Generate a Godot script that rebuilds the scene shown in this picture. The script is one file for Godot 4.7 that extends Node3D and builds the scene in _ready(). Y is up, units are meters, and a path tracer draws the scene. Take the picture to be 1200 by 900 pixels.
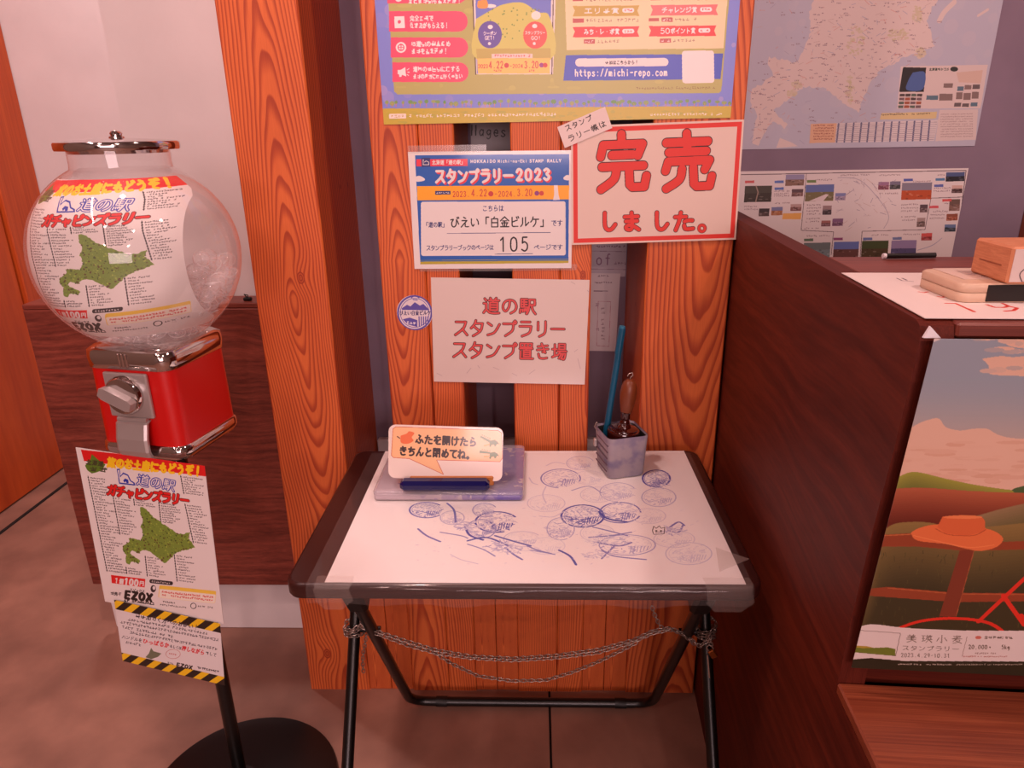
extends Node3D
# A stamp corner of a roadside rest area: timber posts, folding table, capsule machine, writing booth.
# Photo pixels (1200x900) are turned into directions only; every distance comes from the plane a thing stands on.

const FOCAL := 826.0
var cam_pos := Vector3(0, 1.242, 1.315)
var cr: Vector3
var cu: Vector3
var cf: Vector3
var taken := {}
var rng := RandomNumberGenerator.new()
var M := {}

const WALL_Z := -0.28
const TABLE_Y := 0.64


func _ready() -> void:
	rng.seed = 7
	set_camera()
	set_light()
	make_materials()
	build_room()
	build_posts()
	build_left_side()
	build_booth()
	build_table()
	build_machine()
	build_wall_papers()
	build_table_things()
	build_booth_things()


# ------------------------------------------------------------------ camera and light
func set_camera() -> void:
	var p := deg_to_rad(19.8)
	var a := deg_to_rad(2.02)
	var r := deg_to_rad(-0.94)
	cf = Vector3(-sin(a) * cos(p), -sin(p), -cos(a) * cos(p))
	var right := Vector3(cos(a), 0, -sin(a))
	var up := right.cross(cf)
	cr = right * cos(r) + up * sin(r)
	cu = up * cos(r) - right * sin(r)
	var c := Camera3D.new()
	c.name = "camera"
	c.fov = rad_to_deg(2.0 * atan(450.0 / FOCAL))
	c.near = 0.02
	c.transform = Transform3D(Basis(cr, cu, -cf), cam_pos)
	c.current = true
	add_child(c)


func set_light() -> void:
	var e := Environment.new()
	e.background_mode = Environment.BG_COLOR
	e.background_color = Color(0, 0, 0)
	e.tonemap_mode = Environment.TONE_MAPPER_LINEAR
	e.tonemap_exposure = 1.0
	e.sdfgi_enabled = true
	e.ssao_enabled = true
	e.ssil_enabled = true
	var w := WorldEnvironment.new()
	w.name = "surroundings"
	w.environment = e
	add_child(w)
	var warm := Color(1.0, 0.805, 0.77)
	# the spotlight over the machine and the table, then the rows behind the photographer
	ceiling_spot("round ceiling spotlight above the capsule machine and the table", Vector3(-0.50, 2.62, 0.66), Vector3(0.1, -1, -0.1), 68.0, 1.35, warm)
	ceiling_spot("round ceiling spotlight above the writing booth", Vector3(0.95, 2.62, 0.95), Vector3(-0.05, -1, -0.3), 64.0, 1.15, warm)
	ceiling_spot("added fill spotlight in the passage beside the orange door", Vector3(-1.25, 2.62, -0.55), Vector3(0, -1, -0.1), 66.0, 1.6, Color(1.0, 0.86, 0.85))  # added fill lamp, brightens the white wall at the end of the passage
	ceiling_spot("round ceiling spotlight behind the photographer beside the strip lamp", Vector3(-0.75, 2.62, 2.1), Vector3(0.12, -1, -0.7), 62.0, 0.45, warm)
	ceiling_spot("round ceiling spotlight behind the photographer far from the strip lamp", Vector3(0.45, 2.62, 2.2), Vector3(-0.1, -1, -0.75), 62.0, 0.45, warm)
	ceiling_spot("round ceiling spotlight far back in the hall on the door side", Vector3(-0.9, 2.62, 4.6), Vector3(0.1, -0.6, -1), 62.0, 1.8, warm)
	ceiling_spot("round ceiling spotlight far back in the hall on the booth side", Vector3(1.0, 2.62, 4.6), Vector3(-0.1, -0.6, -1), 62.0, 2.6, warm)
	hall_window(Vector3(0.55, 1.6, 6.49), Vector2(2.6, 1.3), 9.5, Color(1.0, 0.86, 0.87))
	strip_lamp(Vector3(-1.2, 2.62, 1.35), 1.2, 0.9, Color(1.0, 0.83, 0.82))


func ceiling_spot(label: String, at: Vector3, aim: Vector3, angle: float, energy: float, col: Color) -> void:
	var t := thing("ceiling_spotlight", label, "ceiling lamp", at, 0.0, "ceiling lamps")
	var m := flat_mat(Color(0.8, 0.8, 0.8), 0.4, 0.2)
	part(t, "housing", lathe([[0.07, 0.0], [0.07, 0.03], [0.085, 0.03], [0.085, 0.0], [0.07, 0.0]], 32), m)
	var glow := flat_mat(Color(1, 0.95, 0.9), 0.5)
	glow.emission_enabled = true
	glow.emission = col
	glow.emission_energy_multiplier = 6.0
	part(t, "lens", lathe([[0.0, 0.018], [0.068, 0.018], [0.068, 0.022], [0.0, 0.022]], 32), glow)
	var l := SpotLight3D.new()
	l.name = "lamp_light"
	l.light_color = col
	l.light_energy = energy
	l.light_size = 0.06
	l.spot_angle = angle
	l.spot_angle_attenuation = 0.6
	l.spot_range = 12.0
	l.spot_attenuation = 2.0
	l.shadow_enabled = true
	t.add_child(l)
	l.position = Vector3(0, -0.01, 0)
	l.basis = Basis.looking_at(aim.normalized(), Vector3(1, 0, 0))


# the bright window of the hall behind the photographer, which lights the gaps between the posts from the front
func hall_window(at: Vector3, size: Vector2, energy: float, col: Color) -> void:
	var t := thing("window_1", "wide bright window in the hall wall behind the photographer", "window", at, 0.0, "", "structure")
	var glow := flat_mat(Color(1, 1, 1), 0.4)
	glow.emission_enabled = true
	glow.emission = col
	glow.emission_energy_multiplier = 1.6
	var frame := flat_mat(Color(0.32, 0.30, 0.29), 0.5)
	for s in [-1, 1]:
		part(t, "pane", box(Vector3(size.x / 2 - 0.03, size.y - 0.06, 0.006)), glow, Vector3(s * size.x / 4, 0, -0.004))
		part(t, "frame_side", box(Vector3(0.05, size.y + 0.05, 0.05), 0.004), frame, Vector3(s * size.x / 2, 0, -0.02))
		part(t, "frame_rail", box(Vector3(size.x, 0.05, 0.05), 0.004), frame, Vector3(0, s * size.y / 2, -0.02))
	part(t, "frame_mullion", box(Vector3(0.05, size.y, 0.04), 0.004), frame, Vector3(0, 0, -0.02))
	var l := AreaLight3D.new()
	l.name = "window_light"
	l.light_color = col
	l.light_energy = energy
	l.area_size = size
	l.area_range = 14.0
	l.area_attenuation = 2.0
	l.shadow_enabled = true
	t.add_child(l)
	l.position = Vector3(0, 0, -0.06)


func strip_lamp(at: Vector3, length: float, energy: float, col: Color) -> void:
	var t := thing("strip_lamp", "long white fluorescent strip lamp on the ceiling", "ceiling lamp", at, 0.0, "ceiling lamps")
	part(t, "housing", moved(box(Vector3(0.12, 0.05, length + 0.06), 0.006), Vector3(0, 0.05, 0)), flat_mat(Color(0.85, 0.85, 0.85), 0.4))
	var glow := flat_mat(Color(1, 1, 1), 0.5)
	glow.emission_enabled = true
	glow.emission = col
	glow.emission_energy_multiplier = 5.0
	part(t, "tube", tube([Vector3(0, 0.006, -length / 2), Vector3(0, 0.006, length / 2)], 0.018, 14), glow)
	var l := AreaLight3D.new()
	l.name = "lamp_light"
	l.light_color = col
	l.light_energy = energy
	l.area_size = Vector2(0.05, length)
	l.area_range = 12.0
	l.area_attenuation = 2.0
	l.shadow_enabled = true
	t.add_child(l)
	l.position = Vector3(0, -0.02, 0)
	l.rotation = Vector3(-PI / 2, 0, 0)


# ------------------------------------------------------------------ pixels to places
func ray(u: float, v: float) -> Vector3:
	return cf + cr * ((u - 600.0) / FOCAL) + cu * ((450.0 - v) / FOCAL)


func on_plane(u: float, v: float, p: Vector3, n: Vector3) -> Vector3:
	var d := ray(u, v)
	return cam_pos + d * ((p - cam_pos).dot(n) / d.dot(n))


func at_z(u: float, v: float, z: float) -> Vector3:
	return on_plane(u, v, Vector3(0, 0, z), Vector3(0, 0, 1))


func at_y(u: float, v: float, y: float) -> Vector3:
	return on_plane(u, v, Vector3(0, y, 0), Vector3(0, 1, 0))


# ------------------------------------------------------------------ scene tree
func numbered(called: String) -> String:
	var n: int = taken.get(called, 0)
	taken[called] = n + 1
	return called if n == 0 else "%s_%03d" % [called, n]


func tag(o: Node3D, label: String, category: String, group := "", kind := "") -> void:
	o.set_meta("label", label)
	o.set_meta("category", category)
	if group:
		o.set_meta("group", group)
	if kind:
		o.set_meta("kind", kind)


func thing(called: String, label: String, category: String, at := Vector3.ZERO, turn := 0.0, group := "", kind := "") -> Node3D:
	var o := Node3D.new()
	o.name = numbered(called)
	add_child(o)
	o.position = at
	o.rotation.y = turn
	tag(o, label, category, group, kind)
	return o


func part(parent: Node3D, called: String, m: Mesh, mat: Material, at := Vector3.ZERO) -> MeshInstance3D:
	var o := MeshInstance3D.new()
	o.name = called
	o.mesh = m
	o.material_override = mat
	o.position = at
	parent.add_child(o, true)
	return o


# a thing that is one mesh
func single(called: String, label: String, category: String, m: Mesh, mat: Material, at := Vector3.ZERO, turn := 0.0, group := "", kind := "") -> MeshInstance3D:
	var o := part(self, numbered(called), m, mat, at)
	o.rotation.y = turn
	tag(o, label, category, group, kind)
	return o


# ------------------------------------------------------------------ mesh tools
func begin() -> SurfaceTool:
	var st := SurfaceTool.new()
	st.begin(Mesh.PRIMITIVE_TRIANGLES)
	return st


func tri(st: SurfaceTool, a: Vector3, b: Vector3, c: Vector3, out: Vector3, ua := Vector2.ZERO, ub := Vector2.ZERO, uc := Vector2.ZERO) -> void:
	# front faces run clockwise: (b-a)x(c-a) points away from the viewer
	if (b - a).cross(c - a).dot(out) > 0.0:
		var t := b
		b = c
		c = t
		var tu := ub
		ub = uc
		uc = tu
	st.set_uv(ua); st.add_vertex(a)
	st.set_uv(ub); st.add_vertex(b)
	st.set_uv(uc); st.add_vertex(c)


func quad(st: SurfaceTool, a: Vector3, b: Vector3, c: Vector3, d: Vector3, out: Vector3, uv := [Vector2(0, 0), Vector2(1, 0), Vector2(1, 1), Vector2(0, 1)]) -> void:
	tri(st, a, b, c, out, uv[0], uv[1], uv[2])
	tri(st, a, c, d, out, uv[0], uv[2], uv[3])


func done(st: SurfaceTool, smooth := false) -> ArrayMesh:
	if smooth:
		st.index()
	st.generate_normals()
	return st.commit()


# a box with chamfered edges; uv in metres so that triplanar and plain textures both work
func box(size: Vector3, ch := 0.0) -> ArrayMesh:
	var st := begin()
	st.set_smooth_group(-1)
	var h := size * 0.5
	var c := minf(ch, minf(h.x, minf(h.y, h.z)) * 0.9)
	var axes := [Vector3(1, 0, 0), Vector3(0, 1, 0), Vector3(0, 0, 1)]
	for i in 3:
		for s in [-1.0, 1.0]:
			var n: Vector3 = axes[i] * s
			var a: Vector3 = axes[(i + 1) % 3]
			var b: Vector3 = axes[(i + 2) % 3]
			var ha: float = absf(h.dot(a)) - c
			var hb: float = absf(h.dot(b)) - c
			var o: Vector3 = n * absf(h.dot(axes[i]))
			var uvs: Array = [[Vector2(0, 1), Vector2(0, 0), Vector2(1, 0), Vector2(1, 1)], [Vector2(0, 0), Vector2(0, 1), Vector2(1, 1), Vector2(1, 0)], [Vector2(0, 1), Vector2(1, 1), Vector2(1, 0), Vector2(0, 0)]][i]
			quad(st, o - a * ha - b * hb, o + a * ha - b * hb, o + a * ha + b * hb, o - a * ha + b * hb, n, uvs)
	if c > 0.0:
		for i in 3:
			var a: Vector3 = axes[i]
			var b: Vector3 = axes[(i + 1) % 3]
			var d: Vector3 = axes[(i + 2) % 3]
			var ha := absf(h.dot(a)) - c
			var hb := absf(h.dot(b))
			var hd := absf(h.dot(d))
			for sb in [-1.0, 1.0]:
				for sd in [-1.0, 1.0]:
					var p: Vector3 = b * sb * hb + d * sd * (hd - c)
					var q: Vector3 = b * sb * (hb - c) + d * sd * hd
					quad(st, p - a * ha, p + a * ha, q + a * ha, q - a * ha, b * sb + d * sd)
		for sx in [-1.0, 1.0]:
			for sy in [-1.0, 1.0]:
				for sz in [-1.0, 1.0]:
					var s := Vector3(sx, sy, sz)
					tri(st, s * Vector3(h.x, h.y - c, h.z - c), s * Vector3(h.x - c, h.y, h.z - c), s * Vector3(h.x - c, h.y - c, h.z), s)
	return done(st)


func moved(m: Mesh, by: Vector3, turn := Basis.IDENTITY) -> ArrayMesh:
	var st := begin()
	st.append_from(m, 0, Transform3D(turn, by))
	return st.commit()


func joined(list: Array) -> ArrayMesh:
	var st := begin()
	for e in list:
		st.append_from(e, 0, Transform3D.IDENTITY)
	return st.commit()


# profile of [radius, height] turned round the y axis
func lathe(profile: Array, segs := 32) -> ArrayMesh:
	var st := begin()
	var n := profile.size()
	var rows := []
	for i in n:
		var row := PackedVector3Array()
		for k in segs + 1:
			var a := TAU * k / segs
			row.append(Vector3(profile[i][0] * cos(a), profile[i][1], profile[i][0] * sin(a)))
		rows.append(row)
	for i in n - 1:
		var d := Vector2(profile[i + 1][0] - profile[i][0], profile[i + 1][1] - profile[i][1])
		var keep := i > 0 and d.normalized().dot(Vector2(profile[i][0] - profile[i - 1][0], profile[i][1] - profile[i - 1][1]).normalized()) > 0.75
		if not keep:
			st.set_smooth_group(i)
		# profile runs so that the outside is on the right of travel when going up; test by sign of the turned normal
		for k in segs:
			var mid: Vector3 = (rows[i][k] + rows[i + 1][k + 1]) * 0.5
			var radial := Vector3(cos(TAU * (k + 0.5) / segs), 0, sin(TAU * (k + 0.5) / segs))
			var out := radial * d.y - Vector3.UP * d.x
			if out.length() < 1e-9:
				continue
			quad(st, rows[i][k], rows[i][k + 1], rows[i + 1][k + 1], rows[i + 1][k], out, [Vector2(float(k) / segs, float(i) / n), Vector2(float(k + 1) / segs, float(i) / n), Vector2(float(k + 1) / segs, float(i + 1) / n), Vector2(float(k) / segs, float(i + 1) / n)])
	st.generate_normals()
	return st.commit()


# round tube along a path
func tube(path: Array, r: float, segs := 10, cap := true) -> ArrayMesh:
	var st := begin()
	st.set_smooth_group(0)
	var n := path.size()
	var rings := []
	var side := Vector3.ZERO
	for i in n:
		var d: Vector3 = (path[mini(i + 1, n - 1)] - path[maxi(i - 1, 0)]).normalized()
		if i == 0:
			side = d.cross(Vector3.UP)
			if side.length() < 0.1:
				side = d.cross(Vector3.RIGHT)
		side = (side - d * side.dot(d)).normalized()
		var other := d.cross(side)
		var ring := PackedVector3Array()
		for k in segs:
			var a := TAU * k / segs
			ring.append(path[i] + (side * cos(a) + other * sin(a)) * r)
		rings.append(ring)
	for i in n - 1:
		for k in segs:
			var k2 := (k + 1) % segs
			var out: Vector3 = (rings[i][k] + rings[i][k2]) * 0.5 - path[i]
			quad(st, rings[i][k], rings[i][k2], rings[i + 1][k2], rings[i + 1][k], out)
	if cap:
		st.set_smooth_group(-1)
		for e in [0, n - 1]:
			var out: Vector3 = path[e] - path[1 if e == 0 else n - 2]
			for k in segs:
				tri(st, path[e], rings[e][k], rings[e][(k + 1) % segs], out)
	st.generate_normals()
	return st.commit()


# polyline with rounded corners
func rounded_path(pts: Array, r: float, steps := 6) -> Array:
	var out := [pts[0]]
	for i in range(1, pts.size() - 1):
		var a: Vector3 = pts[i] + (pts[i - 1] - pts[i]).normalized() * r
		var b: Vector3 = pts[i] + (pts[i + 1] - pts[i]).normalized() * r
		for k in steps + 1:
			var t := float(k) / steps
			out.append(a.lerp(pts[i], t).lerp(pts[i].lerp(b, t), t))
	out.append(pts[-1])
	return out


# polygon in the xy plane pushed along z from 0 to depth
func extrude(poly: PackedVector2Array, depth: float, uv_min := Vector2.ZERO, uv_size := Vector2.ONE) -> ArrayMesh:
	var st := begin()
	st.set_smooth_group(-1)
	var ids := Geometry2D.triangulate_polygon(poly)
	for f in [[0.0, Vector3(0, 0, -1)], [depth, Vector3(0, 0, 1)]]:
		for i in range(0, ids.size(), 3):
			var p := []
			var q := []
			for k in 3:
				var v := poly[ids[i + k]]
				p.append(Vector3(v.x, v.y, f[0]))
				q.append(Vector2((v.x - uv_min.x) / uv_size.x, 1.0 - (v.y - uv_min.y) / uv_size.y))
			tri(st, p[0], p[1], p[2], f[1], q[0], q[1], q[2])
	var cw := Geometry2D.is_polygon_clockwise(poly)
	for i in poly.size():
		var a := poly[i]
		var b := poly[(i + 1) % poly.size()]
		var nrm := (b - a).orthogonal()
		# outward side
		var o := Vector3(nrm.x, nrm.y, 0)
		var mid := (a + b) * 0.5 + nrm.normalized() * 1e-4
		if Geometry2D.is_point_in_polygon(mid, poly):
			o = -o
		quad(st, Vector3(a.x, a.y, 0), Vector3(b.x, b.y, 0), Vector3(b.x, b.y, depth), Vector3(a.x, a.y, depth), o)
	return done(st)


func round_rect(w: float, h: float, r: float, steps := 5) -> PackedVector2Array:
	var p := PackedVector2Array()
	for q in [[1, 1, 0], [-1, 1, 1], [-1, -1, 2], [1, -1, 3]]:
		for k in steps + 1:
			var a: float = PI / 2 * q[2] + PI / 2 * k / steps
			p.append(Vector2(q[0] * (w / 2 - r) + cos(a) * r, q[1] * (h / 2 - r) + sin(a) * r))
	return p


# stacked rings of the same point count joined into a skin (world y rings given as arrays of Vector3)
func skin(rings: Array, caps := true, smooth := true) -> ArrayMesh:
	var st := begin()
	st.set_smooth_group(0 if smooth else -1)
	var n: int = rings[0].size()
	for i in rings.size() - 1:
		var c := Vector3.ZERO
		for p in rings[i]:
			c += p
		for p in rings[i + 1]:
			c += p
		c /= 2.0 * n
		for k in n:
			var k2 := (k + 1) % n
			var mid: Vector3 = (rings[i][k] + rings[i][k2] + rings[i + 1][k] + rings[i + 1][k2]) * 0.25
			quad(st, rings[i][k], rings[i][k2], rings[i + 1][k2], rings[i + 1][k], mid - c)
	if caps:
		st.set_smooth_group(-1)
		for e in [0, rings.size() - 1]:
			var c := Vector3.ZERO
			for p in rings[e]:
				c += p
			c /= n
			var o := Vector3.ZERO
			for p in rings[1 if e == 0 else rings.size() - 2]:
				o += p
			o = c - o / n
			for k in n:
				tri(st, c, rings[e][k], rings[e][(k + 1) % n], o)
	st.generate_normals()
	return st.commit()


# ------------------------------------------------------------------ materials
func flat_mat(c: Color, rough := 0.6, metal := 0.0) -> StandardMaterial3D:
	var m := StandardMaterial3D.new()
	m.albedo_color = c
	m.roughness = rough
	m.metallic = metal
	return m


func print_mat(t: Texture2D, rough := 0.45, coat := 0.0) -> StandardMaterial3D:
	var m := StandardMaterial3D.new()
	m.albedo_texture = t
	m.roughness = rough
	m.texture_repeat = false
	if coat > 0.0:
		m.clearcoat_enabled = true
		m.clearcoat = coat
		m.clearcoat_roughness = 0.08
	return m


func clear_mat(c: Color, alpha: float, rough := 0.05) -> StandardMaterial3D:
	var m := StandardMaterial3D.new()
	m.albedo_color = Color(c.r, c.g, c.b, alpha)
	m.roughness = rough
	m.transparency = BaseMaterial3D.TRANSPARENCY_ALPHA
	return m


func noise_tex(freq: float, a: Color, b: Color, size := 512, kind := FastNoiseLite.TYPE_SIMPLEX, octaves := 4, sd := 1, stops := []) -> NoiseTexture2D:
	var n := FastNoiseLite.new()
	n.noise_type = kind
	n.frequency = freq
	n.fractal_octaves = octaves
	n.seed = sd
	var t := NoiseTexture2D.new()
	t.width = size
	t.height = size
	t.seamless = true
	t.noise = n
	var g := Gradient.new()
	g.set_color(0, a)
	g.set_color(1, b)
	for s in stops:
		g.add_point(s[0], s[1])
	t.color_ramp = g
	return t


func bump_tex(freq: float, size := 512, octaves := 4, sd := 3) -> NoiseTexture2D:
	return noise_tex(freq, Color.BLACK, Color.WHITE, size, FastNoiseLite.TYPE_SIMPLEX, octaves, sd)


# growth rings of a sawn face: light early wood, dark late wood, knots that push the rings aside
func wood_face(px: int, py: int, wide: float, tall: float, sd: int, pith: float, slant: float, pitch: float, knots: Array, pale: Color, dark: Color) -> PackedByteArray:
	var n := FastNoiseLite.new()
	n.seed = sd
	n.frequency = 1.0
	n.fractal_octaves = 2
	var out := PackedByteArray()
	out.resize(px * py * 3)
	var i := 0
	for y in py:
		var my := tall * (1.0 - float(y) / py)
		var wander := n.get_noise_2d(my * 1.3, 7.0) * 0.02
		var deep := 0.012 + absf(slant * sin(my * 2.1 + sd)) + 0.01 * n.get_noise_2d(my * 2.0, 31.0)
		for x in px:
			var mx := wide * (float(x) / px)
			var dx := mx - pith - wander
			var r := sqrt(dx * dx + deep * deep)
			r += 0.0022 * n.get_noise_2d(mx * 22.0, my * 4.0)
			var knot := 0.0
			for k in knots:
				var kx: float = (mx - k[0])
				var ky: float = (my - k[1])
				var q: float = kx * kx + ky * ky * 0.45
				var kr: float = k[2]
				r += kr * 1.6 * exp(-q / (kr * kr * 9.0))
				if q < kr * kr:
					knot = 1.0 - sqrt(q) / kr
			var ph := r / pitch
			ph -= floor(ph)
			var d := smoothstep(0.35, 0.9, ph) * (1.0 - smoothstep(0.9, 1.0, ph))
			d = d * 0.72 + 0.13 * n.get_noise_2d(mx * 700.0, my * 12.0) + 0.14 * n.get_noise_2d(mx * 9.0, my * 3.0) + 0.1
			if knot > 0.0:
				d = 0.75 + 0.4 * sin(knot * 14.0)
			d = clampf(d, 0.0, 1.15)
			out[i] = clampi(int((pale.r + (dark.r - pale.r) * d) * 255.0), 0, 255)
			out[i + 1] = clampi(int((pale.g + (dark.g - pale.g) * d) * 255.0), 0, 255)
			out[i + 2] = clampi(int((pale.b + (dark.b - pale.b) * d) * 255.0), 0, 255)
			i += 3
	return out


func image_tex(px: int, py: int, bytes: PackedByteArray) -> ImageTexture:
	return ImageTexture.create_from_image(Image.create_from_data(px, py, false, Image.FORMAT_RGB8, bytes))


# dark walnut laminate, grain along u
func laminate(px: int, py: int, sd: int, pale: Color, dark: Color, along := 3.0, across := 60.0) -> ImageTexture:
	var n := FastNoiseLite.new()
	n.seed = sd
	n.frequency = 1.0
	n.fractal_octaves = 3
	var out := PackedByteArray()
	out.resize(px * py * 3)
	var i := 0
	for y in py:
		for x in px:
			var fx := float(x) / px
			var fy := float(y) / py
			var bend := n.get_noise_2d(fx * 1.5, fy * 2.0) * 0.03
			var d := 0.5 + 0.55 * n.get_noise_2d(fx * along, (fy + bend) * across) + 0.35 * n.get_noise_2d(fx * along * 6.0, (fy + bend) * across * 5.0) + 0.25 * n.get_noise_2d(fx * 2.0, fy * 3.0 + 40.0)
			d = clampf(d, 0.0, 1.0)
			var c := pale.lerp(dark, d)
			out[i] = int(c.r * 255.0)
			out[i + 1] = int(c.g * 255.0)
			out[i + 2] = int(c.b * 255.0)
			i += 3
	return image_tex(px, py, out)


func make_materials() -> void:
	M.white_wall = flat_mat(Color.WHITE, 0.85)
	M.white_wall.albedo_texture = noise_tex(0.01, Color(0.82, 0.80, 0.80), Color(0.86, 0.84, 0.84), 256)
	M.white_wall.uv1_triplanar = true
	M.blue_wall = flat_mat(Color.WHITE, 0.8)
	M.blue_wall.albedo_texture = noise_tex(0.02, Color(0.50, 0.435, 0.50), Color(0.54, 0.47, 0.535), 256)
	M.blue_wall.uv1_triplanar = true
	M.ceiling = flat_mat(Color(0.58, 0.52, 0.50), 0.9)
	M.hall_wall = flat_mat(Color(0.52, 0.43, 0.38), 0.85)
	M.floor = flat_mat(Color.WHITE, 0.55)
	M.floor.albedo_texture = noise_tex(0.006, Color(0.53, 0.395, 0.34), Color(0.66, 0.50, 0.43), 1024, FastNoiseLite.TYPE_SIMPLEX, 6, 5)
	M.floor.uv1_triplanar = true
	M.floor.uv1_world_triplanar = true
	M.floor.uv1_scale = Vector3(0.7, 0.7, 0.7)
	M.joint = flat_mat(Color(0.10, 0.08, 0.08), 0.9)
	M.black_metal = flat_mat(Color(0.035, 0.034, 0.036), 0.32)
	M.black_plastic = flat_mat(Color(0.03, 0.028, 0.028), 0.5)
	M.chrome = flat_mat(Color(0.82, 0.80, 0.79), 0.09, 1.0)
	M.cast_metal = flat_mat(Color(0.74, 0.71, 0.70), 0.36, 0.55)
	M.red = flat_mat(Color(0.80, 0.04, 0.035), 0.38)
	M.red.clearcoat_enabled = true
	M.red.clearcoat = 0.4
	M.red.clearcoat_roughness = 0.25
	M.paper = flat_mat(Color(0.93, 0.92, 0.91), 0.6)
	M.glass = clear_mat(Color(0.97, 0.96, 0.97), 0.05, 0.02)
	M.capsule = clear_mat(Color(0.97, 0.95, 0.95), 0.12, 0.09)
	M.seam = clear_mat(Color(0.97, 0.95, 0.95), 0.45, 0.12)
	M.film = clear_mat(Color(0.95, 0.95, 0.95), 0.03, 0.07)
	M.film.metallic_specular = 0.35
	M.tape = clear_mat(Color(0.95, 0.93, 0.90), 0.06, 0.2)
	M.chain = flat_mat(Color(0.66, 0.60, 0.56), 0.3, 0.75)
	M.dark_wood = flat_mat(Color.WHITE, 0.42)
	M.dark_wood.albedo_texture = laminate(512, 512, 4, Color(0.57, 0.285, 0.225), Color(0.35, 0.145, 0.112))
	M.booth_wood = flat_mat(Color.WHITE, 0.55)
	M.booth_wood.metallic_specular = 0.35
	M.booth_wood.albedo_texture = laminate(512, 512, 11, Color(0.41, 0.155, 0.09), Color(0.27, 0.07, 0.035), 2.0, 40.0)
	M.desk_wood = flat_mat(Color.WHITE, 0.36)
	M.desk_wood.albedo_texture = laminate(512, 512, 12, Color(0.58, 0.31, 0.20), Color(0.40, 0.17, 0.10), 2.0, 22.0)
	M.table_wood = flat_mat(Color.WHITE, 0.3)
	M.table_wood.albedo_texture = laminate(512, 256, 14, Color(0.27, 0.125, 0.105), Color(0.15, 0.06, 0.055), 2.0, 30.0)
	M.door_wood = flat_mat(Color.WHITE, 0.45)
	M.door_wood.albedo_texture = laminate(256, 512, 15, Color(0.80, 0.36, 0.13), Color(0.68, 0.26, 0.075), 20.0, 2.0)
	M.pine = []
	var pale := Color(0.86, 0.445, 0.215)
	var dark := Color(0.60, 0.21, 0.085)
	var spec := [
		[0.085, 0.055, 0.0052, [[0.098, 0.985, 0.008], [0.052, 0.105, 0.009]]],
		[0.03, 0.05, 0.0048, [[0.10, 0.56, 0.006], [0.085, 0.575, 0.004]]],
		[0.16, 0.03, 0.0042, [[0.135, 0.985, 0.006]]],
		[0.10, 0.075, 0.0075, []],
	]
	for k in 4:
		var s: Array = spec[k]
		var m := flat_mat(Color.WHITE, 0.5)
		m.albedo_texture = image_tex(300, 1100, wood_face(300, 1100, 0.15, 1.6, 20 + k * 3, s[0], s[1], s[2], s[3], pale, dark))
		M.pine.append(m)
	M.pine_side = flat_mat(Color.WHITE, 0.5)
	M.pine_side.albedo_texture = image_tex(256, 800, wood_face(256, 800, 0.28, 1.6, 61, 0.4, 0.02, 0.011, [[0.18, 1.29, 0.004], [0.16, 1.14, 0.004], [0.22, 1.14, 0.003], [0.12, 0.9, 0.004]], pale, dark))
	M.pine_low = flat_mat(Color.WHITE, 0.5)
	M.pine_low.albedo_texture = image_tex(256, 512, wood_face(256, 512, 0.3, 1.0, 71, 0.1, 0.03, 0.009, [[0.2, 0.3, 0.005]], pale, dark))


# ------------------------------------------------------------------ the room
func wall(called: String, label: String, a: Vector3, b: Vector3, m: Material, category := "wall") -> MeshInstance3D:
	var o := single(called, label, category, box((b - a).abs()), m, (a + b) * 0.5, 0.0, "", "structure")
	return o


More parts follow.
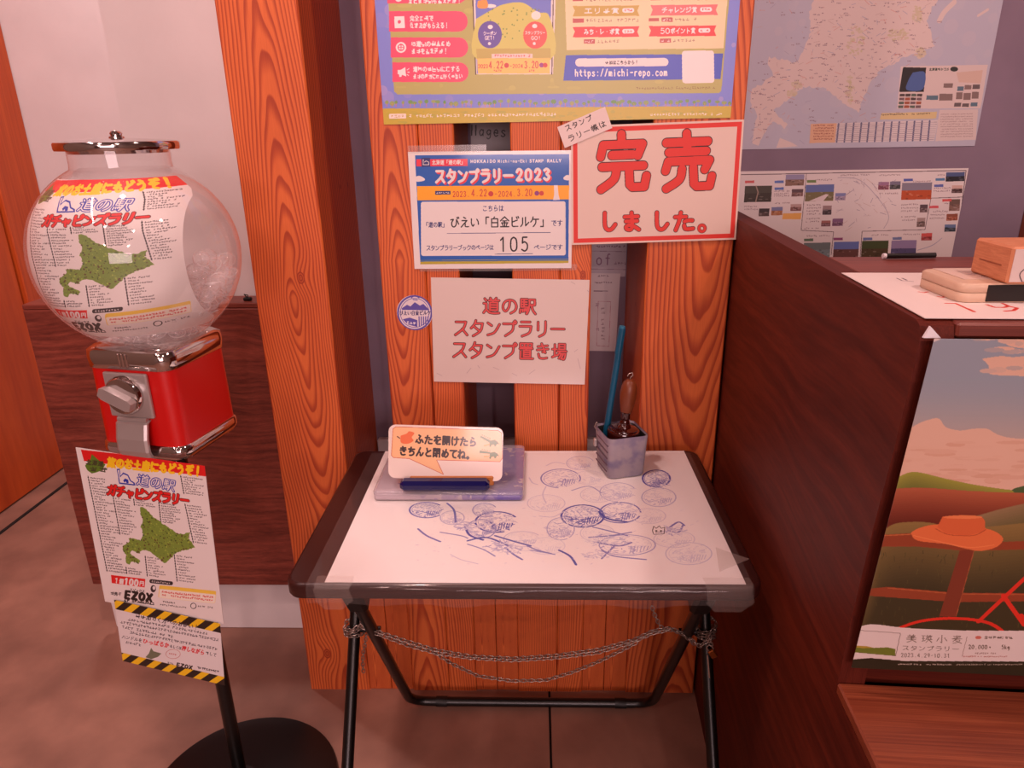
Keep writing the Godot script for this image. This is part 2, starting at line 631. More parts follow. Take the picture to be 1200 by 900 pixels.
func build_room() -> void:
	# concrete floor: two pours with an open joint between them, on a dark bed
	var f := thing("floor", "grey-pink polished concrete floor with a dark joint running to the posts", "floor", Vector3.ZERO, 0.0, "", "structure")
	var joint_x := at_y(645, 860, 0).x
	part(f, "concrete_slab", box(Vector3(joint_x - 0.0022 + 2.2, 0.06, 8.2), 0.0015), M.floor, Vector3((joint_x - 0.0022 - 2.2) * 0.5, -0.03, 2.5))
	part(f, "concrete_slab", box(Vector3(2.8 - joint_x - 0.0022, 0.06, 8.2), 0.0015), M.floor, Vector3((2.8 + joint_x + 0.0022) * 0.5, -0.03, 2.5))
	part(f, "joint_filler", box(Vector3(5.0, 0.04, 8.2)), M.joint, Vector3(0.3, -0.032, 2.5))
	wall("ceiling", "pale flat ceiling above the stamp corner", Vector3(-2.1, 2.66, -1.6), Vector3(2.8, 2.76, 6.6), M.ceiling, "ceiling")
	wall("wall_back", "grey-blue painted wall behind the timber posts", Vector3(-0.45, 0, WALL_Z - 0.1), Vector3(2.8, 2.66, WALL_Z), M.blue_wall)
	wall("wall_right", "plain brown-grey wall on the booth side of the room", Vector3(2.7, 0, WALL_Z), Vector3(2.8, 2.66, 6.6), M.hall_wall)
	wall("wall_front", "plain brown-grey wall behind the photographer", Vector3(-2.1, 0, 6.5), Vector3(2.7, 2.66, 6.6), M.hall_wall)
	wall("wall_white", "smooth white wall panel beside the timber post above the dark panel", Vector3(at_z(130, 80, WALL_Z).x, 0, WALL_Z - 0.09), Vector3(-0.45, 2.66, WALL_Z), M.white_wall)
	wall("wall_far", "white wall at the end of the passage behind the capsule machine", Vector3(-2.1, 0, -1.5), Vector3(-0.45, 2.66, -1.385), M.white_wall)
	wall("wall_passage", "white side wall closing the passage behind the posts", Vector3(-0.55, 0, -1.385), Vector3(-0.45, 2.66, WALL_Z - 0.09), M.white_wall)
	wall("wall_left", "plain brown-grey wall on the door side of the room", Vector3(-2.1, 0, 0.6), Vector3(-1.87, 2.66, 6.5), M.hall_wall)
	# orange timber door and its jamb on the left
	var d := thing("door_1", "orange-stained wooden door beside the passage with its jamb", "door", Vector3(-1.87, 0, -0.3), 0.0, "", "structure")
	part(d, "door_leaf", box(Vector3(0.04, 2.1, 1.74), 0.003), M.door_wood, Vector3(-0.03, 1.055, 0.0))
	part(d, "door_jamb", box(Vector3(0.09, 2.2, 0.205), 0.004), M.door_wood, Vector3(-0.042, 1.1, -0.981))
	part(d, "door_head", box(Vector3(0.09, 0.1, 1.74), 0.003), M.door_wood, Vector3(-0.042, 2.165, 0.0))
	part(d, "lintel_wall", box(Vector3(0.2, 0.45, 2.0)), M.white_wall, Vector3(-0.1, 2.44, -0.1))
	part(d, "backing", box(Vector3(0.1, 2.66, 2.0)), M.white_wall, Vector3(-0.15, 1.33, -0.1))
	var s := single("trim_1", "thin dark threshold strip along the foot of the orange door", "trim", box(Vector3(0.012, 0.004, 1.9), 0.001), M.joint, Vector3(-1.79, 0.002, -0.35), 0.0, "", "structure")
	s.rotation.y = 0.0
	# pale skirting board on the blue wall seen through the gaps between the posts
	single("baseboard_back", "pale skirting ledge on the blue wall seen between the posts", "baseboard", box(Vector3(0.76, 0.53, 0.02), 0.003), M.white_wall, Vector3(-0.01, 0.265, WALL_Z + 0.01), 0.0, "", "structure")
	single("trim_2", "narrow brown vertical trim on the blue wall beyond the maps", "trim", box(Vector3(0.03, 2.66, 0.02), 0.002), M.desk_wood, Vector3(at_z(1196, 270, WALL_Z).x + 0.012, 1.33, WALL_Z + 0.01), 0.0, "", "structure")


func post_mesh(w: float, h: float, d: float, u0: float, u1: float, front: Material, side: Material) -> ArrayMesh:
	var c := 0.0025
	var t := 1.6
	var am := ArrayMesh.new()
	var st := begin()
	st.set_smooth_group(-1)
	var x := w / 2
	quad(st, Vector3(-x + c, 0, 0), Vector3(x - c, 0, 0), Vector3(x - c, h, 0), Vector3(-x + c, h, 0), Vector3(0, 0, 1), [Vector2(u0, 1), Vector2(u1, 1), Vector2(u1, 1 - h / t), Vector2(u0, 1 - h / t)])
	st.generate_normals()
	st.set_material(front)
	st.commit(am)
	st = begin()
	st.set_smooth_group(-1)
	for s in [-1.0, 1.0]:
		quad(st, Vector3(s * (x - c), 0, 0), Vector3(s * x, 0, -c), Vector3(s * x, h, -c), Vector3(s * (x - c), h, 0), Vector3(s, 0, 1), [Vector2(0, 1), Vector2(0.01, 1), Vector2(0.01, 1 - h / t), Vector2(0, 1 - h / t)])
		quad(st, Vector3(s * x, 0, -c), Vector3(s * x, 0, -d), Vector3(s * x, h, -d), Vector3(s * x, h, -c), Vector3(s, 0, 0), [Vector2(0, 1), Vector2(1, 1), Vector2(1, 1 - h / t), Vector2(0, 1 - h / t)])
	quad(st, Vector3(-x, 0, -d), Vector3(x, 0, -d), Vector3(x, h, -d), Vector3(-x, h, -d), Vector3(0, 0, -1))
	quad(st, Vector3(-x, 0, 0), Vector3(x, 0, 0), Vector3(x, 0, -d), Vector3(-x, 0, -d), Vector3(0, -1, 0))
	quad(st, Vector3(-x, h, 0), Vector3(x, h, 0), Vector3(x, h, -d), Vector3(-x, h, -d), Vector3(0, 1, 0))
	st.generate_normals()
	st.set_material(side)
	st.commit(am)
	return am


func build_posts() -> void:
	var edges := [[-0.536, -0.395], [-0.291, -0.142], [-0.0425, 0.1055], [0.2075, 0.364]]
	var cracks := [[], [at_z(504, 410, 0).x], [at_z(655, 490, 0).x], []]
	var labels := [
		"thick orange pine post with a dark knot, beside the white wall",
		"thick orange pine post with a round blue stamp sticker on it",
		"thick orange pine post between the two gaps behind the stamp place sign",
		"thick orange pine post touching the side of the writing booth",
	]
	for k in 4:
		var a: float = edges[k][0]
		var b: float = edges[k][1]
		var cuts := [a]
		cuts.append_array(cracks[k])
		cuts.append(b)
		var p := thing("timber_post", labels[k], "post", Vector3((a + b) * 0.5, 0, 0), 0.0, "pine posts", "structure")
		for i in cuts.size() - 1:
			var l: float = cuts[i] + (0.0006 if i > 0 else 0.0)
			var r: float = cuts[i + 1] - (0.0006 if i < cuts.size() - 2 else 0.0)
			var m := post_mesh(r - l, 2.66, -WALL_Z, (l - a) / (b - a), (r - a) / (b - a), M.pine[k], M.pine_side)
			part(p, "lamella", m, null, Vector3((l + r) * 0.5 - p.position.x, 0, 0))
	# the boards that close the gaps near the floor
	for k in 3:
		var a: float = edges[k][1]
		var b: float = edges[k + 1][0]
		var w := thing("infill_board", ["low pine boarding closing the gap next to the knotty post", "low pine boarding closing the middle gap between the posts", "low pine boarding closing the gap next to the booth"][k], "board", Vector3((a + b) * 0.5, 0, -0.012), 0.0, "low boarding between the posts", "structure")
		var half := (b - a) / 2
		for s in [-1, 1]:
			part(w, "board", box(Vector3(half - 0.0012, 0.47, 0.018), 0.0012), M.pine_low, Vector3(s * half * 0.5, 0.235, 0))


func build_left_side() -> void:
	# low white wall with the dark laminate panel fixed on it
	single("wall_low", "low white wall carrying the dark laminate panel", "wall", box(Vector3(0.594, 0.86, 0.06), 0.003), M.white_wall, Vector3(-0.833, 0.43, -0.245), 0.0, "", "structure")
	var p := thing("laminate_panel", "dark walnut laminate panel behind the capsule machine", "panel", Vector3(-0.84, 0.155, -0.2))
	part(p, "board", box(Vector3(0.61, 0.725, 0.022), 0.002), M.dark_wood, Vector3(0, 0.3625, 0))
	part(p, "top_ledge", box(Vector3(0.615, 0.012, 0.075), 0.002), M.dark_wood, Vector3(0, 0.731, -0.03))
	for q in [[292, 361], [270, 364]]:
		var at := at_y(q[0], q[1], 0.893)
		var c := thing("binder_clip", ["small black clip on the dark ledge right against the post", "small black clip on the dark ledge, the one closer to the globe"][int(q[0] < 280)], "clip", Vector3(at.x, 0.892, -0.215), 0.0, "black clips on the ledge")
		part(c, "jaw", box(Vector3(0.018, 0.008, 0.01), 0.002), M.black_plastic, Vector3(0, 0.004, 0))
		part(c, "arm", tube([Vector3(0, 0.006, 0.0), Vector3(0.004, 0.014, 0.006), Vector3(-0.004, 0.016, 0.006), Vector3(0, 0.006, 0)], 0.0012, 6), M.black_plastic)


# ------------------------------------------------------------------ the writing booth on the right
const BOOTH_TURN := -3.2

func booth_point(x: float, y: float, z: float) -> Vector3:
	return Vector3(0.368, 0, 0) + Basis(Vector3.UP, deg_to_rad(BOOTH_TURN)) * Vector3(x, y, z)


func build_booth() -> void:
	var b := thing("writing_booth", "dark reddish-brown laminate writing booth with side panel, raised counter and low desk", "desk", Vector3(0.368, 0, 0), deg_to_rad(BOOTH_TURN))
	var prof := PackedVector2Array([Vector2(-0.25, 0), Vector2(-0.25, 1.0845), Vector2(0.715, 1.0835), Vector2(0.724, 1.080), Vector2(0.729, 1.068), Vector2(0.727, 1.03), Vector2(0.719, 0.96), Vector2(0.707, 0.87), Vector2(0.696, 0.76), Vector2(0.690, 0.654), Vector2(0.806, 0.654), Vector2(0.806, 0.0)])
	var m := extrude(prof, 0.028, Vector2(-0.3, 0), Vector2(1.12, 1.1))
	# the profile is drawn in (z, y): turn it so that its depth runs along x
	part(b, "side_panel", moved(m, Vector3(0.028, 0, 0), Basis(Vector3(0, 0, 1), Vector3(0, 1, 0), Vector3(-1, 0, 0))), M.booth_wood)
	part(b, "counter_top", box(Vector3(1.3, 0.013, 0.33), 0.002), M.dark_wood, Vector3(0.028 + 0.6505, 1.077, 0.40 + 0.164))
	part(b, "counter_front", moved(box(Vector3(1.3, 0.412, 0.018), 0.002), Vector3.ZERO, Basis(Vector3(1, 0, 0), atan2(0.033, 0.39))), M.booth_wood, Vector3(0.028 + 0.6505, 0.866, 0.6893))
	part(b, "counter_back", box(Vector3(1.3, 1.07, 0.018), 0.002), M.booth_wood, Vector3(0.028 + 0.6505, 0.535, 0.412))
	part(b, "desk_top", box(Vector3(1.33, 0.0135, 0.119), 0.002), M.desk_wood, Vector3(0.6645, 0.6612, 0.7500))
	part(b, "desk_front", box(Vector3(1.3, 0.652, 0.018), 0.002), M.booth_wood, Vector3(0.028 + 0.6505, 0.327, 0.76))


# ------------------------------------------------------------------ the folding table
func build_table() -> void:
	var tl := at_y(418, 528, TABLE_Y)
	var fr := at_y(897, 687, TABLE_Y)
	var w := 0.678
	var d := 0.445
	var base := Vector3((tl.x + fr.x) * 0.5, 0, (tl.z + fr.z) * 0.5)
	var t := thing("folding_table", "small dark brown folding table with crossed black tube legs under white paper", "table", base)
	# top: slab with rounded corners and a soft edge
	var rings := []
	for e in [[-0.026, -0.004], [-0.0245, -0.0012], [-0.021, 0.0], [-0.0045, 0.0], [-0.0012, -0.0014], [0.0, -0.0045]]:
		var ring := []
		for p in round_rect(w + 2 * e[1], d + 2 * e[1], 0.022):
			ring.append(Vector3(p.x, TABLE_Y + e[0], -p.y))
		rings.append(ring)
	part(t, "tabletop", skin(rings), M.table_wood)
	# the front frame (inner) leans back to the floor by the posts; the outer frame leans forward
	var xa0 := -0.29 - base.x
	var xa1 := 0.262 - base.x
	var za0 := 0.047 - base.z
	var za1 := 0.418 - base.z
	var ra := 0.0105
	var fa := tube(rounded_path([Vector3(xa0, 0.606, za1), Vector3(xa0, 0.013, za0), Vector3(xa1, 0.013, za0), Vector3(xa1, 0.606, za1)], 0.05), ra, 12)
	var f1 := part(t, "leg_frame", fa, M.black_metal)
	f1.set_meta("label", "inner black tube frame whose cross bar lies on the floor by the posts")
	var xb0 := -0.325 - base.x
	var xb1 := 0.297 - base.x
	var zb0 := 0.545 - base.z
	var zb1 := 0.155 - base.z
	var fb := tube(rounded_path([Vector3(xb0, 0.606, zb1), Vector3(xb0, 0.013, zb0), Vector3(xb1, 0.013, zb0), Vector3(xb1, 0.606, zb1)], 0.05), ra, 12)
	var f2 := part(t, "leg_frame", fb, M.black_metal)
	for s in [0, 1]:
		var xi: float = [xa0, xa1][s]
		var xo: float = [xb0, xb1][s]
		part(t, "pivot_pin", tube([Vector3(minf(xi, xo) - 0.012, 0.408, 0.288 - base.z), Vector3(maxf(xi, xo) + 0.012, 0.408, 0.288 - base.z)], 0.006, 10), M.black_metal)
		# bracket that holds the inner tube under the top
		var br := moved(box(Vector3(0.034, 0.105, 0.03), 0.006), Vector3.ZERO, Basis(Vector3(1, 0, 0), atan2(0.371, 0.593)))
		part(t, "bracket", br, M.black_plastic, Vector3(xi, 0.558, 0.385 - base.z))
		part(t, "rail", box(Vector3(0.03, 0.014, 0.38), 0.003), M.black_plastic, Vector3((xi + xo) * 0.5, 0.606, 0.26 - base.z))
		for q in [za0, zb0]:
			part(f1 if q == za0 else f2, "foot_cap", tube([Vector3([xa0, xb0][int(q == zb0)] * (1 if s == 0 else 0) + [xa1, xb1][int(q == zb0)] * s + (0.06 if s == 0 else -0.06), 0.013, q), Vector3([xa0, xb0][int(q == zb0)] * (1 if s == 0 else 0) + [xa1, xb1][int(q == zb0)] * s + (0.085 if s == 0 else -0.085), 0.013, q)], 0.0117, 12), M.black_plastic)


# ------------------------------------------------------------------ the capsule machine
func build_machine() -> void:
	var turn := deg_to_rad(-11.0)
	var axis := Vector3(-0.588, 0, 0.28)
	var t := thing("capsule_machine", "red and chrome capsule vending machine with a clear globe on a black stand", "vending machine", axis, turn)
	part(t, "stand_base", lathe([[0.0, 0.0], [0.182, 0.0], [0.186, 0.004], [0.184, 0.010], [0.15, 0.017], [0.06, 0.024], [0.034, 0.027], [0.030, 0.040], [0.0, 0.040]], 64), M.black_metal)
	part(t, "pole", lathe([[0.0125, 0.035], [0.0125, 0.79]], 24), M.black_metal)
	# red body with rounded corners between two chrome bands
	var ring := func(y: float, hw: float, r: float) -> Array:
		var o := []
		for p in round_rect(hw * 2, hw * 2, r, 6):
			o.append(Vector3(p.x, y, p.y))
		return o
	part(t, "body", skin([ring.call(0.797, 0.073, 0.022), ring.call(0.922, 0.0715, 0.022)]), M.red)
	part(t, "bottom_band", skin([ring.call(0.776, 0.066, 0.02), ring.call(0.778, 0.0735, 0.022), ring.call(0.786, 0.0765, 0.023), ring.call(0.798, 0.0755, 0.023), ring.call(0.800, 0.072, 0.022)]), M.chrome)
	var band := part(t, "top_band", skin([ring.call(0.918, 0.0705, 0.022), ring.call(0.920, 0.0735, 0.022), ring.call(0.934, 0.0745, 0.023), ring.call(0.946, 0.0735, 0.023), ring.call(0.951, 0.066, 0.021), ring.call(0.953, 0.05, 0.02)]), M.chrome)
	for k in 3:
		part(band, "band_rib", box(Vector3(0.004, 0.022, 0.004), 0.0015), M.chrome, Vector3(-0.006 + 0.006 * k, 0.934, 0.0745))
	# coin mechanism
	var plate := part(t, "coin_plate", box(Vector3(0.074, 0.070, 0.007), 0.002), M.cast_metal, Vector3(0.0, 0.881, 0.0755))
	var dial := part(plate, "dial", moved(lathe([[0.0, 0.0], [0.030, 0.0], [0.030, 0.008], [0.027, 0.012], [0.018, 0.0135], [0.0, 0.0135]], 36), Vector3.ZERO, Basis(Vector3(1, 0, 0), PI / 2)), M.chrome, Vector3(-0.002, 0.002, 0.002))
	dial.set_meta("label", "round chrome dial")
	var grip := moved(extrude(PackedVector2Array([Vector2(-0.027, -0.006), Vector2(-0.020, -0.009), Vector2(0.020, -0.009), Vector2(0.027, -0.006), Vector2(0.027, 0.006), Vector2(0.020, 0.009), Vector2(-0.020, 0.009), Vector2(-0.027, 0.006)]), 0.013), Vector3.ZERO, Basis(Vector3(0, 0, 1), deg_to_rad(-24)))
	part(plate, "turn_grip", grip, M.cast_metal, Vector3(-0.002, 0.002, 0.0155))
	# chute flap, a slightly bowed plate
	var rows := []
	for e in [[0.842, 0.0755], [0.838, 0.083], [0.815, 0.089], [0.796, 0.090], [0.786, 0.0865], [0.780, 0.082]]:
		rows.append([Vector3(-0.027, e[0], e[1]), Vector3(-0.023, e[0], e[1] + 0.002), Vector3(0.023, e[0], e[1] + 0.002), Vector3(0.027, e[0], e[1]), Vector3(0.027, e[0], e[1] - 0.004), Vector3(-0.027, e[0], e[1] - 0.004)])
	var flap := part(t, "chute_flap", skin(rows, true, false), M.cast_metal)
	part(flap, "flap_hinge", tube([Vector3(-0.025, 0.843, 0.078), Vector3(0.025, 0.843, 0.078)], 0.004, 10), M.cast_metal)
	# the globe: a blown bowl, open at the neck
	var prof := []
	for k in 33:
		var a := deg_to_rad(-72.0 + 134.0 * k / 32.0)
		prof.append([0.1425 * cos(a), 1.078 + (0.142 if a < 0.0 else 0.138) * sin(a)])
	prof.append([0.066, 1.207])
	prof.append([0.066, 1.226])
	part(t, "globe", lathe(prof, 64), M.glass)
	part(t, "globe_seat", lathe([[0.064, 0.944], [0.064, 0.951], [0.05, 0.953], [0.0, 0.953]], 40), M.chrome)
	var lid := part(t, "lid", lathe([[0.0, 1.220], [0.064, 1.220], [0.066, 1.2245], [0.0795, 1.2245], [0.0805, 1.227], [0.0805, 1.2335], [0.079, 1.2355], [0.06, 1.238], [0.02, 1.240], [0.0, 1.2405]], 64), M.chrome)
	part(lid, "lid_knob", lathe([[0.010, 1.239], [0.010, 1.242], [0.007, 1.2435], [0.0085, 1.2465], [0.006, 1.2495], [0.0, 1.2505]], 24), M.chrome)
	# capsules: a heap against the bottom and the right side of the globe
	var c0 := axis + Vector3(0, 1.078, 0)
	var r := 0.0118
	var shell := lathe(sphere_profile(r, 8), 14)
	var seam := lathe([[r * 1.01, -0.0008], [r * 1.05, -0.0008], [r * 1.05, 0.0008], [r * 1.01, 0.0008]], 14)
	var first: Node3D = null
	var count := 0
	for j in range(-8, 7):
		for i in range(-9, 10):
			for k in range(-9, 10):
				var p := Vector3(i * 2.0 * r + (j & 1) * r, j * r * 1.64, k * 2.0 * r * 0.9 + ((i + j) & 1) * r * 0.8)
				p += Vector3(rng.randf_range(-1, 1), rng.randf_range(-1, 1), rng.randf_range(-1, 1)) * 0.0016
				var q := Vector2(p.x, p.z).length()
				var sc := Vector2(q / (0.1425 - r * 1.08), p.y / (0.142 - r * 1.1)).length()
				# heap line: high at the right rear, low at the left front
				var top := -0.078 + 0.088 * clampf((p.x * 0.9 + p.z * 0.15) / 0.12, -0.3, 1.0)
				if sc > 1.0 or p.y > top or p.y < -0.128:
					continue
				# only the outer layer and the surface of the heap show
				if sc < 0.84 and p.y < top - 0.02:
					continue
				if p.x < -0.02 and p.z < 0.0:
					continue
				# nothing between the curled flyer and the glass
				var bowl := 0.1425 * sqrt(maxf(0.0, 1.0 - pow(p.y / (0.142 if p.y < 0.0 else 0.138), 2))) - 0.0035
				var leaf := minf(0.124 - 2.6 * p.x * p.x, sqrt(maxf(bowl * bowl - p.x * p.x, 0.0)))
				if p.y > -0.118 and absf(p.x - 0.006) < 0.118 and p.z > leaf - r * 1.5 and p.x < 0.1:
					continue
				count += 1
				if first == null:
					first = thing("toy_capsule", "small clear plastic capsule in the heap inside the globe", "capsule", c0 + p, 0.0, "clear capsules in the globe")
					part(first, "shell", shell, M.capsule)
					part(first, "seam", seam, M.seam)
				else:
					var n: Node3D = first.duplicate()
					n.name = numbered("toy_capsule")
					add_child(n)
					n.position = c0 + p
					n.rotation = Vector3(rng.randf_range(-1, 1), rng.randf_range(-3, 3), rng.randf_range(-1, 1))
	print("capsules ", count)


func sphere_profile(r: float, n: int) -> Array:
	var o := []
	for k in n + 1:
		var a := -PI / 2 + PI * k / n
		o.append([maxf(r * cos(a), 0.0), r * sin(a)])
	return o


